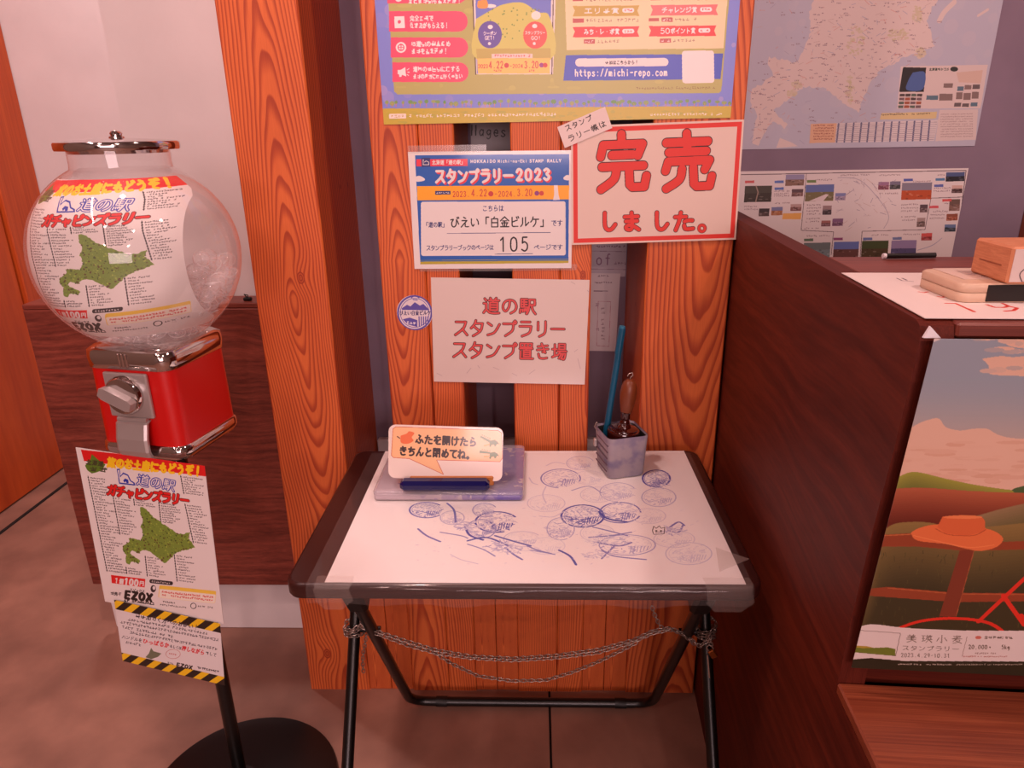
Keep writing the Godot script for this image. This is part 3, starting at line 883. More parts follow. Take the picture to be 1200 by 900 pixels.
# ------------------------------------------------------------------ printed sheets
# Brush strokes of the characters, on a square of 100 by 100, x to the right and y down; a line that begins with ~ is a curve.
const GLYPH := {
	"し": "~ 32 6 30 45 32 76 46 92 66 88 86 66",
	"ま": "15 25 85 25; 20 48 80 48; ~ 52 5 53 40 53 72 44 90 24 88 20 76 35 68 60 74 88 92",
	"た": "10 28 62 28; ~ 38 6 28 50 10 94; ~ 55 52 72 47 92 48; ~ 52 72 56 88 72 91 94 89",
	"完": "50 2 50 18; 8 40 14 20 90 20 80 40; 30 38 70 38; 10 58 90 58; ~ 38 60 32 80 6 97; 62 58 62 90 67 95 90 95 95 76",
	"売": "50 2 50 34; 10 17 90 17; 14 34 86 34; 6 66 12 50 92 50 82 66; ~ 38 64 32 82 6 97; 60 62 60 90 65 95 90 95 95 78",
	"道": "44 4 50 14; 80 4 72 14; 34 18 97 18; 64 18 56 30; 42 30 88 30 88 76 42 76 42 30; 42 45 88 45; 42 60 88 60; 10 8 20 20; 4 36 20 36 20 72; ~ 4 92 20 74 40 90 70 95 98 93",
	"の": "~ 52 18 47 55 30 80 16 74 10 52 22 26 50 14 78 22 92 50 84 76 58 93",
	"駅": "10 8 48 8; 10 8 10 54; 10 24 46 24; 10 39 46 39; 28 8 28 54; 10 54 50 54 50 84 42 94; 6 68 4 88; 18 68 20 82; 29 66 31 80; 38 64 42 78; 60 10 93 10 93 42 60 42; ~ 60 10 60 44 56 72 46 95; ~ 74 42 81 72 98 95",
	"ス": "14 14 82 14; ~ 82 14 64 54 10 92; 58 56 92 92",
	"タ": "~ 40 4 30 28 8 50; 34 22 86 22; ~ 86 22 72 66 22 97; 30 42 62 64",
	"ン": "12 18 38 34; ~ 12 90 58 74 92 26",
	"プ": "8 22 76 22; ~ 76 22 70 62 22 94; ~ 88 4 97 13 88 22 79 13 88 4",
	"ブ": "8 24 78 24; ~ 78 24 70 64 22 94; 82 2 88 16; 94 0 99 12",
	"ラ": "20 10 80 10; 10 36 88 36; ~ 88 36 76 74 26 95",
	"リ": "25 10 25 58; ~ 76 6 76 50 68 78 34 96",
	"ー": "6 50 94 50",
	"ビ": "22 8 22 84 30 92 86 92; 80 34 22 52; 70 4 78 20; 88 0 96 16",
	"ピ": "22 8 22 84 30 92 86 92; 80 34 22 52; ~ 86 2 96 12 86 22 76 12 86 2",
	"ル": "~ 28 14 28 52 24 74 6 94; 60 8 60 88 96 56",
	"ケ": "~ 34 6 24 34 6 54; 26 28 96 28; ~ 64 28 60 66 34 96",
	"「": "96 4 66 4 66 66",
	"」": "4 96 34 96 34 34",
	"ッ": "18 46 26 64; 44 40 50 60; ~ 84 42 74 78 36 96",
	"ク": "~ 40 4 28 32 8 52; 34 20 88 20; ~ 88 20 74 66 24 97",
	"ペ": "4 60 34 28 97 82; ~ 72 10 84 22 72 34 60 22 72 10",
	"ジ": "18 12 40 24; 8 40 30 52; ~ 12 92 60 78 94 36; 66 6 74 20; 86 2 94 16",
	"ガ": "8 28 84 28; ~ 84 28 82 70 72 95 54 84; ~ 42 6 38 60 6 95; 80 2 86 16; 93 0 98 12",
	"チ": "~ 80 6 50 18 18 20; 4 46 96 46; ~ 52 18 52 66 24 97",
	"ャ": "18 58 84 46 74 70; 38 36 54 97",
	"ズ": "12 16 76 16; ~ 76 16 60 56 8 92; 54 58 90 92; 80 2 86 16; 93 0 98 12",
	"ト": "36 4 36 97; 36 36 86 62",
	"イ": "~ 86 4 50 40 6 58; 54 34 54 97",
	"ポ": "8 30 92 30; 50 6 50 96 38 88; 30 46 12 80; 70 46 88 80; ~ 86 2 96 12 86 22 76 12 86 2",
	"エ": "14 16 86 16; 50 16 50 86; 4 86 96 86",
	"ゾ": "14 18 28 46; ~ 76 12 64 70 26 95; 80 2 86 16; 93 0 98 12",
	"レ": "26 6 26 92 92 50",
	"ハ": "~ 36 20 28 60 6 92; 62 18 94 90",
	"ド": "36 4 36 97; 36 36 84 60; 66 6 74 20; 84 2 92 16",
	"こ": "22 18 78 18 64 28; ~ 18 66 24 86 50 91 86 86",
	"ち": "12 26 88 26; ~ 44 6 34 36 26 60 50 46 78 54 80 76 56 92 28 93",
	"ら": "36 5 60 16; ~ 30 30 24 64 50 46 78 56 78 78 54 92 26 93",
	"は": "~ 18 8 12 50 20 94; 40 30 95 30; ~ 68 8 70 50 70 78 56 91 42 80 50 68 72 74 95 92",
	"ぱ": "~ 18 8 12 50 20 94; 40 34 90 34; ~ 68 12 70 50 70 78 56 91 42 80 50 68 72 74 95 92; ~ 88 2 97 11 88 20 79 11 88 2",
	"び": "~ 6 26 36 22 18 50 22 82 46 91 66 70 70 36 72 26 95 66; 76 4 82 16; 90 0 96 12",
	"ひ": "~ 6 26 36 22 18 50 22 82 46 91 66 70 70 36 72 26 95 66",
	"え": "38 3 62 14; 20 34 76 33 10 94; ~ 44 60 56 62 58 88 94 90",
	"い": "~ 14 18 14 60 30 86 42 70; ~ 74 22 88 44 91 70",
	"で": "6 20 90 18; ~ 90 18 56 32 44 56 52 84 82 93; 68 44 76 58; 86 38 94 52",
	"す": "4 24 96 24; ~ 58 4 58 50 44 66 34 54 44 42 58 52 56 78 34 97",
	"き": "18 22 82 16; 14 42 86 36; 42 4 68 58; ~ 68 58 60 54 50 54; ~ 22 66 30 88 54 93 78 89",
	"ふ": "40 5 60 16; ~ 54 24 44 44 60 62 58 86 40 91 30 80; 20 56 6 82; 76 52 94 80",
	"を": "14 20 84 20; ~ 46 4 34 36 14 60 44 44 54 56 52 72; ~ 90 40 50 58 36 80 54 93 88 91",
	"け": "~ 18 8 12 50 20 94; 38 32 96 30; ~ 70 6 70 46 66 78 46 97",
	"と": "30 8 40 40; ~ 80 28 34 54 22 74 40 91 84 89",
	"ど": "26 8 36 40; ~ 74 30 30 54 18 74 36 91 80 89; 70 6 78 20; 86 2 94 16",
	"め": "22 22 48 86; ~ 64 8 50 60 26 86 14 70 30 42 64 34 91 54 82 80 60 94",
	"て": "6 18 92 16; ~ 90 16 56 32 44 58 54 86 84 93",
	"ね": "26 5 26 96; 6 28 36 28 4 78; ~ 34 42 60 24 84 36 84 78 66 91 56 78 72 70 96 90",
	"ん": "~ 54 5 30 56 8 94 36 54 54 60 58 88 76 86 94 60",
	"お": "8 26 62 26; ~ 34 6 34 60 34 88 16 80 20 66 50 50 78 58 76 84 52 92; 74 12 93 32",
	"に": "~ 16 8 12 50 18 94; 42 24 90 24; ~ 40 68 46 87 64 89 94 85",
	"も": "~ 46 4 36 50 40 84 62 93 82 78 82 62; 14 32 72 32; 12 56 72 56",
	"う": "36 5 64 14; ~ 22 40 60 28 78 46 70 74 40 97",
	"ぞ": "~ 24 10 70 10 18 48 88 42 50 60 46 84 78 93; 80 2 86 14; 92 0 97 12",
	"な": "10 26 56 26; ~ 34 6 26 40 8 64; 66 20 88 34; ~ 66 42 66 74 56 91 38 84 44 70 66 74 92 93",
	"が": "~ 6 32 50 26 60 36 54 80 42 93 32 84; ~ 36 6 28 56 8 94; 70 26 86 54; 78 4 84 16; 92 0 97 12",
	"か": "~ 6 32 50 26 60 36 54 80 42 93 32 84; ~ 36 6 28 56 8 94; 70 22 90 54",
	"っ": "~ 14 60 60 48 86 62 76 84 46 95",
	"る": "22 10 74 10 18 56; ~ 18 56 52 40 82 54 82 80 54 95 34 84 44 72 60 88",
	"く": "70 4 26 48 74 97",
	"へ": "4 58 36 28 96 78",
	"み": "16 14 54 14; ~ 54 14 34 60 14 84 8 70 30 56 94 74; ~ 80 40 78 70 56 95",
	"開": "10 6 10 95; 10 6 42 6 42 33 10 33; 10 19 42 19; 90 6 90 95; 90 6 58 6 58 33 90 33; 58 19 90 19; 28 48 72 48; 22 66 78 66; ~ 42 48 40 78 28 93; 60 48 60 93",
	"閉": "10 6 10 95; 10 6 42 6 42 33 10 33; 10 19 42 19; 90 6 90 95; 90 6 58 6 58 33 90 33; 58 19 90 19; 22 56 78 56; 54 42 54 93 44 87; 52 58 28 83",
	"帳": "6 26 6 78; 6 26 38 26 38 74 30 78; 22 5 22 97; 50 8 50 54; 50 8 90 8; 50 24 85 24; 50 38 85 38; 42 54 97 54; 56 54 54 93 70 84; 86 62 72 72; 64 56 97 95",
	"置": "12 5 88 5 88 26 12 26 12 5; 38 5 38 26; 62 5 62 26; 8 36 92 36; 50 28 50 46; 34 46 78 46 78 83 34 83 34 46; 34 58 78 58; 34 71 78 71; 14 50 14 95 96 95",
	"場": "4 36 34 36; 20 8 20 78; 4 83 36 70; 48 5 87 5 87 36 48 36 48 5; 48 21 87 21; 38 48 97 48; 56 50 40 72; 50 62 92 62; ~ 92 62 86 88 78 97 70 91; 66 62 48 90; 79 62 62 94",
	"白": "48 2 40 18; 16 20 84 20 84 95 16 95 16 20; 16 56 84 56",
	"金": "50 2 4 40; 50 2 96 40; 28 40 72 40; 14 58 86 58; 50 40 50 92; 24 66 32 83; 76 66 68 83; 4 94 96 94",
	"美": "30 2 38 14; 70 2 62 14; 14 18 86 18; 18 32 82 32; 6 46 94 46; 50 18 50 60; 8 62 92 62; ~ 50 60 44 80 6 97; 54 66 94 97",
	"瑛": "6 14 36 14; 8 46 34 46; 4 82 38 72; 20 14 20 78; 42 18 97 18; 56 5 56 28; 80 5 80 28; 50 36 88 36 88 58 50 58 50 36; 40 58 99 58; 68 28 68 62 44 95; 70 62 97 95",
	"小": "50 4 50 95 38 87; 26 34 6 74; 74 34 96 74",
	"麦": "16 12 84 12; 22 28 78 28; 6 44 94 44; 50 2 50 44; 42 46 14 78; 36 58 78 58; ~ 78 58 60 84 10 99; 34 66 94 99",
	"旅": "22 2 22 16; 4 20 46 20; 20 20 18 60 4 94; 20 44 42 44 38 84 30 88; 60 4 48 28; 52 16 97 16; 88 30 54 44; 62 42 60 94 74 83; 68 40 99 94",
	"土": "50 6 50 92; 18 42 82 42; 4 92 96 92",
	"産": "50 2 50 14; 14 16 86 16; 34 18 40 30; 68 18 60 30; 14 34 92 34; ~ 16 34 14 70 4 97; 36 42 26 60; 30 54 88 54; 34 72 84 72; 24 95 96 95; 56 42 56 95",
	"北": "4 34 36 34; 36 6 36 94; 4 85 36 72; 92 24 60 46; 60 6 60 92 93 92 95 70",
	"海": "10 8 24 18; 4 34 20 44; 6 95 28 58; 46 2 32 28; 42 14 95 14; 46 30 89 30 83 85 36 85 46 30; 28 56 99 56; 64 32 60 83",
	"個": "26 4 4 46; 16 30 16 97; 36 8 95 8 95 95 36 95 36 8; 48 30 83 30; 65 18 65 50; 52 50 79 50 79 77 52 77 52 50",
	"円": "12 10 12 97; 12 10 88 10 88 95 76 91; 50 10 50 48; 12 48 88 48",
	"押": "4 24 38 24; 22 4 22 95 10 87; 4 63 38 50; 48 10 93 10 93 58 48 58 48 10; 48 34 93 34; 70 10 70 99",
	"方": "50 2 50 16; 4 20 96 20; 38 40 80 40; ~ 80 40 76 80 66 97 54 89; ~ 40 20 36 66 6 97",
	"加": "8 28 50 28 46 86 36 92; 26 4 24 50 4 95; 58 24 92 24 92 86 58 86 58 24",
	"賞": "50 2 50 14; 28 4 34 14; 72 4 66 14; 8 28 10 18 90 18 88 28; 32 26 68 26 68 38 32 38 32 26; 28 46 72 46 72 81 28 81 28 46; 28 57 72 57; 28 69 72 69; 40 82 14 97; 60 82 88 97",
	"全": "50 2 4 38; 50 2 96 38; 24 44 76 44; 22 68 78 68; 50 44 50 93; 6 93 94 93",
	"。": "~ 20 74 34 86 20 98 8 86 20 74", ",": "50 90 44 104",
	"!": "50 4 50 66; 50 90 50 95", "・": "48 48 52 52", "-": "18 50 82 50", ".": "46 92 54 92", ":": "50 40 50 44; 50 86 50 90", "/": "84 2 16 98", "~": "~ 8 56 30 42 65 58 92 44",
	"0": "~ 50 4 16 22 14 78 50 96 86 78 84 22 50 4", "1": "22 22 54 4 54 96", "2": "~ 16 26 34 5 68 6 84 28 66 56 16 95; 16 95 88 95", "3": "~ 16 14 50 3 82 22 50 46 86 70 52 97 12 84", "4": "66 96 66 4 8 72 92 72", "5": "82 5 28 5 22 44; ~ 22 44 52 36 84 52 82 82 50 97 14 86", "9": "~ 84 36 60 58 24 46 20 20 50 3 82 20 84 60 60 97",
	"A": "4 96 50 4 96 96; 22 64 78 64", "D": "14 4 14 96 50 96 86 74 86 26 50 4 14 4", "E": "86 5 18 5 18 95 86 95; 18 50 78 50", "G": "~ 86 18 50 4 14 30 14 72 50 96 86 82; 86 82 86 54 54 54", "H": "12 4 12 96; 88 4 88 96; 12 50 88 50", "I": "50 4 50 96", "K": "14 4 14 96; 88 4 16 56; 40 42 90 96", "L": "18 4 18 95 86 95", "M": "8 96 8 4 50 70 92 4 92 96", "O": "~ 50 4 12 28 12 72 50 96 88 72 88 28 50 4", "P": "14 96 14 4; ~ 14 4 70 6 86 30 68 54 14 56", "R": "14 96 14 4; ~ 14 4 70 6 86 28 68 50 14 52; 48 52 90 96", "S": "~ 84 16 50 3 16 24 50 48 86 72 50 97 12 82", "T": "4 5 96 5; 50 5 50 96", "X": "8 5 92 95; 92 5 8 95", "Y": "4 4 50 50 96 4; 50 50 50 96", "Z": "10 6 90 6 10 94 90 94",
	"a": "~ 80 52 50 38 18 66 44 96 80 72; 82 40 82 96", "c": "~ 84 46 44 38 16 68 46 97 86 88", "e": "18 66 84 66; ~ 84 66 72 42 40 38 16 68 46 97 84 86", "f": "~ 84 6 56 8 48 30; 48 30 48 96; 22 40 78 40", "g": "~ 80 50 50 38 18 62 46 86 80 66; 82 40 82 104; ~ 82 104 56 124 22 116", "h": "16 4 16 96; ~ 16 58 46 38 80 52 82 70; 82 70 82 96", "i": "50 40 50 96; 50 14 50 18", "k": "18 4 18 96; 80 40 20 70; 40 58 84 96", "l": "50 4 50 96", "m": "8 40 8 96; ~ 8 56 30 38 50 56; 50 56 50 96; ~ 50 56 72 38 92 56; 92 56 92 96", "n": "16 40 16 96; ~ 16 58 46 38 80 52 82 70; 82 70 82 96", "o": "~ 50 38 16 54 18 86 50 97 82 86 84 54 50 38", "p": "16 40 16 124; ~ 16 58 50 38 84 66 50 97 16 82", "r": "22 40 22 96; ~ 22 60 46 40 82 42", "s": "~ 80 46 46 38 22 52 50 66 82 82 48 98 16 88", "t": "46 12 46 82 82 95; 14 40 80 40", "w": "4 40 26 96 50 50 74 96 96 40", "y": "14 40 50 92; 88 40 46 118 20 122", "k2": "",
}
var glyph_lines := {}


func glyph(ch: String) -> Array:
	if glyph_lines.has(ch):
		return glyph_lines[ch]
	var out := []
	if GLYPH.has(ch):
		for s in GLYPH[ch].split(";"):
			var words: PackedStringArray = s.strip_edges().split(" ", false)
			if words.is_empty():
				continue
			var curve := words[0] == "~"
			var pts := PackedVector2Array()
			for i in range(1 if curve else 0, words.size() - 1, 2):
				pts.append(Vector2(float(words[i]), float(words[i + 1])))
			out.append(bend(pts) if curve else pts)
	else:
		# print too fine to read in the photograph: a few ticks
		var g := RandomNumberGenerator.new()
		g.seed = hash(ch)
		for k in 5:
			var y := g.randf_range(5, 95)
			out.append(PackedVector2Array([Vector2(g.randf_range(5, 35), y), Vector2(g.randf_range(60, 95), y + g.randf_range(-8, 8))]) if k % 2 == 0 else PackedVector2Array([Vector2(y, g.randf_range(5, 35)), Vector2(y + g.randf_range(-15, 15), g.randf_range(60, 95))]))
	glyph_lines[ch] = out
	return out


func bend(p: PackedVector2Array) -> PackedVector2Array:
	var out := PackedVector2Array()
	for i in p.size() - 1:
		var a := p[maxi(i - 1, 0)]
		var d := p[mini(i + 2, p.size() - 1)]
		for k in 5:
			out.append(p[i].cubic_interpolate(p[i + 1], a, d, k / 5.0))
	out.append(p[-1])
	return out


# A flat sheet in the scene and the picture printed on it. Its drawing calls take photo pixels, which are carried
# onto the plane of the sheet, so that print lands where it lies on the real sheet.
class Print:
	var s: Node3D
	var img: Image
	var o: Vector3
	var ex: Vector3
	var ey: Vector3
	var n: Vector3
	var wide: float
	var tall: float
	var den: float
	var r := RandomNumberGenerator.new()

	func _init(scene: Node3D, origin: Vector3, right: Vector3, down: Vector3, w: float, h: float, density: float, back: Color) -> void:
		s = scene
		o = origin
		ex = right.normalized()
		ey = (down - ex * down.dot(ex)).normalized()
		n = ey.cross(ex)
		wide = w
		tall = h
		den = density
		img = Image.create(int(w * den), int(h * den), false, Image.FORMAT_RGB8)
		img.fill(back)
		r.seed = 5

	func at(u: float, v: float) -> Vector2:
		var d: Vector3 = s.on_plane(u, v, o, n) - o
		return Vector2(d.dot(ex), d.dot(ey)) * den

	func scale(u: float, v: float) -> float:
		return (at(u + 1, v) - at(u, v)).length()

	func fill(p: PackedVector2Array, c: Color) -> void:
		var y0 := 1e9
		var y1 := -1e9
		for q in p:
			y0 = minf(y0, q.y)
			y1 = maxf(y1, q.y)
		var h := img.get_height()
		var w := img.get_width()
		for y in range(maxi(0, int(floor(y0))), mini(h, int(ceil(y1)))):
			var fy := y + 0.5
			var xs := []
			var m := p.size()
			for i in m:
				var a := p[i]
				var b := p[(i + 1) % m]
				if (a.y <= fy) != (b.y <= fy):
					xs.append(a.x + (fy - a.y) / (b.y - a.y) * (b.x - a.x))
			xs.sort()
			for i in range(0, xs.size() - 1, 2):
				var l := maxi(0, roundi(xs[i]))
				var e := mini(w, roundi(xs[i + 1]))
				if e > l:
					img.fill_rect(Rect2i(l, y, e - l, 1), c)

	func dot(p: Vector2, rad: float, c: Color) -> void:
		var q := PackedVector2Array()
		var k := clampi(int(rad * 2.0), 6, 24)
		for i in k:
			q.append(p + Vector2.from_angle(TAU * i / k) * rad)
		fill(q, c)

	func stroke(p: PackedVector2Array, w: float, c: Color) -> void:
		for i in p.size() - 1:
			var d := p[i + 1] - p[i]
			if d.length() < 0.01:
				d = Vector2(0.5, 0)
			var e := d.normalized()
			var f := e.orthogonal() * maxf(w, 1.0) * 0.5
			var x := e * minf(w, 1.5) * 0.2
			fill(PackedVector2Array([p[i] - x + f, p[i + 1] + x + f, p[i + 1] + x - f, p[i] - x - f]), c)
		if w > 2.5:
			for q in p:
				dot(q, w * 0.5, c)

	# ---- in photo pixels
	func px(a: Array) -> PackedVector2Array:
		var q := PackedVector2Array()
		for i in range(0, a.size() - 1, 2):
			q.append(at(a[i], a[i + 1]))
		return q

	# an outline with a ragged shore
	func coast(a: Array, c: Color, rough: float) -> PackedVector2Array:
		var q := px(a)
		var out := PackedVector2Array()
		for i in q.size():
			var e := q[(i + 1) % q.size()] - q[i]
			var m := maxi(1, int(e.length() / (rough * 1.6)))
			for k in m:
				out.append(q[i] + e * (float(k) / m) + Vector2(r.randf_range(-1, 1), r.randf_range(-1, 1)) * rough * 0.8)
		fill(out, c)
		return out

	func poly(a: Array, c: Color) -> void:
		fill(px(a), c)

	func line(a: Array, w: float, c: Color) -> void:
		stroke(px(a), w * scale(a[0], a[1]), c)

	func curve(a: Array, w: float, c: Color) -> void:
		stroke(s.bend(px(a)), w * scale(a[0], a[1]), c)

	# printed paint that shifts from one tone to another down the shape
	func ramp(a: Array, step: float, m: int, c0: Color, c1: Color) -> void:
		for k in m:
			var q := []
			for i in a.size():
				q.append(a[i] + (step * k if i % 2 == 1 else 0.0))
			blob(q, c0.lerp(c1, k / float(m - 1)))

	func blob(a: Array, c: Color) -> void:
		var q := px(a)
		q.append(q[0])
		fill(s.bend(q), c)

	func disc(u: float, v: float, ru: float, rv: float, c: Color) -> void:
		var q := PackedVector2Array()
		for i in 28:
			q.append(at(u + ru * cos(TAU * i / 28), v + rv * sin(TAU * i / 28)))
		fill(q, c)

	func ring(u: float, v: float, ru: float, rv: float, w: float, c: Color, a0 := 0.0, a1 := TAU) -> void:
		var q := PackedVector2Array()
		for i in 29:
			var a := lerpf(a0, a1, i / 28.0)
			q.append(at(u + ru * cos(a), v + rv * sin(a)))
		stroke(q, w * scale(u, v), c)

	func slab(u0: float, v0: float, u1: float, v1: float, h: float, c: Color, rad := 0.0) -> void:
		# bar of height h along the line from (u0, v0) to (u1, v1), ends rounded by rad
		var d := Vector2(u1 - u0, v1 - v0)
		var e := d.normalized()
		var f := Vector2(-e.y, e.x)
		var q := PackedVector2Array()
		if rad <= 0.0:
			for g in [[0, -1], [1, -1], [1, 1], [0, 1]]:
				var p: Vector2 = Vector2(u0, v0) + d * g[0] + f * h * 0.5 * g[1]
				q.append(at(p.x, p.y))
		else:
			for g in [[1, 1, 0], [0, 1, 1], [0, -1, 2], [1, -1, 3]]:
				var ctr: Vector2 = Vector2(u0, v0) + d * g[0] + e * rad * (1 - 2 * g[0]) + f * (h * 0.5 - rad) * g[1]
				for k in 5:
					var a: float = PI / 2 * g[2] + PI / 8 * k
					var p := ctr + e * cos(a) * rad + f * sin(a) * rad
					q.append(at(p.x, p.y))
		fill(q, c)

	func text(t: String, u0: float, v0: float, u1: float, v1: float, h: float, w: float, c: Color, full := 0.88, off := Vector2.ZERO) -> void:
		var m := t.length()
		var d := Vector2(u1 - u0, v1 - v0) / m
		var e := d.normalized()
		var f := Vector2(-e.y, e.x)
		var k := scale(u0, v0) * w
		for i in m:
			var ch := t[i]
			if ch == " ":
				continue
			var ctr := Vector2(u0, v0) + d * (i + 0.5) + off
			for g in s.glyph(ch):
				var q := PackedVector2Array()
				for p in g:
					var z: Vector2 = ctr + e * ((p.x - 50.0) / 100.0 * d.length() * full) + f * ((p.y - 50.0) / 100.0 * h)
					q.append(at(z.x, z.y))
				stroke(q, k, c)

	# print too small to read: ticks in rows
	func small(u0: float, v0: float, u1: float, v1: float, h: float, c: Color, w := 0.45, full := 0.8) -> void:
		var d := Vector2(u1 - u0, v1 - v0)
		var m := maxi(1, int(d.length() / (h * 0.95)))
		var e := d / m
		var f := Vector2(-e.y, e.x).normalized() * h
		var k := scale(u0, v0) * w
		for i in m:
			if r.randf() < 0.06:
				continue
			var b := Vector2(u0, v0) + e * i
			for j in 3:
				var y := (r.randf() - 0.5) * full
				var p := b + e * r.randf_range(0.05, 0.3) + f * y
				var q := b + e * r.randf_range(0.6, 0.95) + f * (y + r.randf_range(-0.15, 0.15))
				if j == 2:
					var x := r.randf_range(0.2, 0.8)
					p = b + e * x - f * 0.4 * full
					q = b + e * (x + r.randf_range(-0.2, 0.2)) + f * 0.42 * full
				stroke(PackedVector2Array([at(p.x, p.y), at(q.x, q.y)]), k, c)

	func texture() -> ImageTexture:
		return ImageTexture.create_from_image(img)


# print on a plane z = const, its top left, top right and bottom left corners given as photo pixels
func print_on_wall(z: float, a: Array, b: Array, c: Array, density: float, back: Color) -> Print:
	var p := at_z(a[0], a[1], z)
	var q := at_z(b[0], b[1], z)
	var r := at_z(c[0], c[1], z)
	return Print.new(self, p, q - p, r - p, (q - p).length(), (r - p).length(), density, back)


# the sheet itself, with real thickness; bow lifts its middle off the wall a little
func sheet(called: String, label: String, category: String, p: Print, thick := 0.0006, rough := 0.45, coat := 0.0, group := "") -> MeshInstance3D:
	var o := single(called, label, category, sheet_mesh(p.ex * p.wide, p.ey * p.tall, p.n, thick), print_mat(p.texture(), rough, coat), p.o + p.ex * p.wide * 0.5 + p.ey * p.tall * 0.5, 0.0, group)
	return o


func sheet_mesh(right: Vector3, down: Vector3, n: Vector3, thick: float) -> ArrayMesh:
	var st := begin()
	st.set_smooth_group(-1)
	var a := -right * 0.5 - down * 0.5
	var q := [a, a + right, a + right + down, a + down]
	if n.dot(Vector3(0, 0.3, 1)) < 0.0:
		n = -n
	n = n * thick
	var e := [Vector2(0.002, 0.002), Vector2(0.998, 0.002), Vector2(0.998, 0.998), Vector2(0.002, 0.998)]
	quad(st, q[0] + n, q[1] + n, q[2] + n, q[3] + n, n)
	quad(st, q[0], q[1], q[2], q[3], -n, [e[0], e[0], e[0], e[0]])
	for i in 4:
		var j := (i + 1) % 4
		quad(st, q[i], q[j], q[j] + n, q[i] + n, (q[i] + q[j]), [e[i], e[j], e[j], e[i]])
	return done(st)


# points read off an enlarged view that began at (u0, v0) and was k times larger
func zz(a: Array, u0: float, v0: float, k: float) -> Array:
	var o := []
	for i in a.size():
		o.append((u0 if i % 2 == 0 else v0) + a[i] / k)
	return o


const WHITE := Color(0.91, 0.89, 0.875)
const INK := Color(0.10, 0.09, 0.10)


func build_wall_papers() -> void:
	paper_rally_poster()
	paper_page_sign()
	paper_place_sign()
	paper_sold_out()
	paper_note()
	paper_sticker()
	paper_gap_sheets()
	paper_maps()
	paper_flyers()


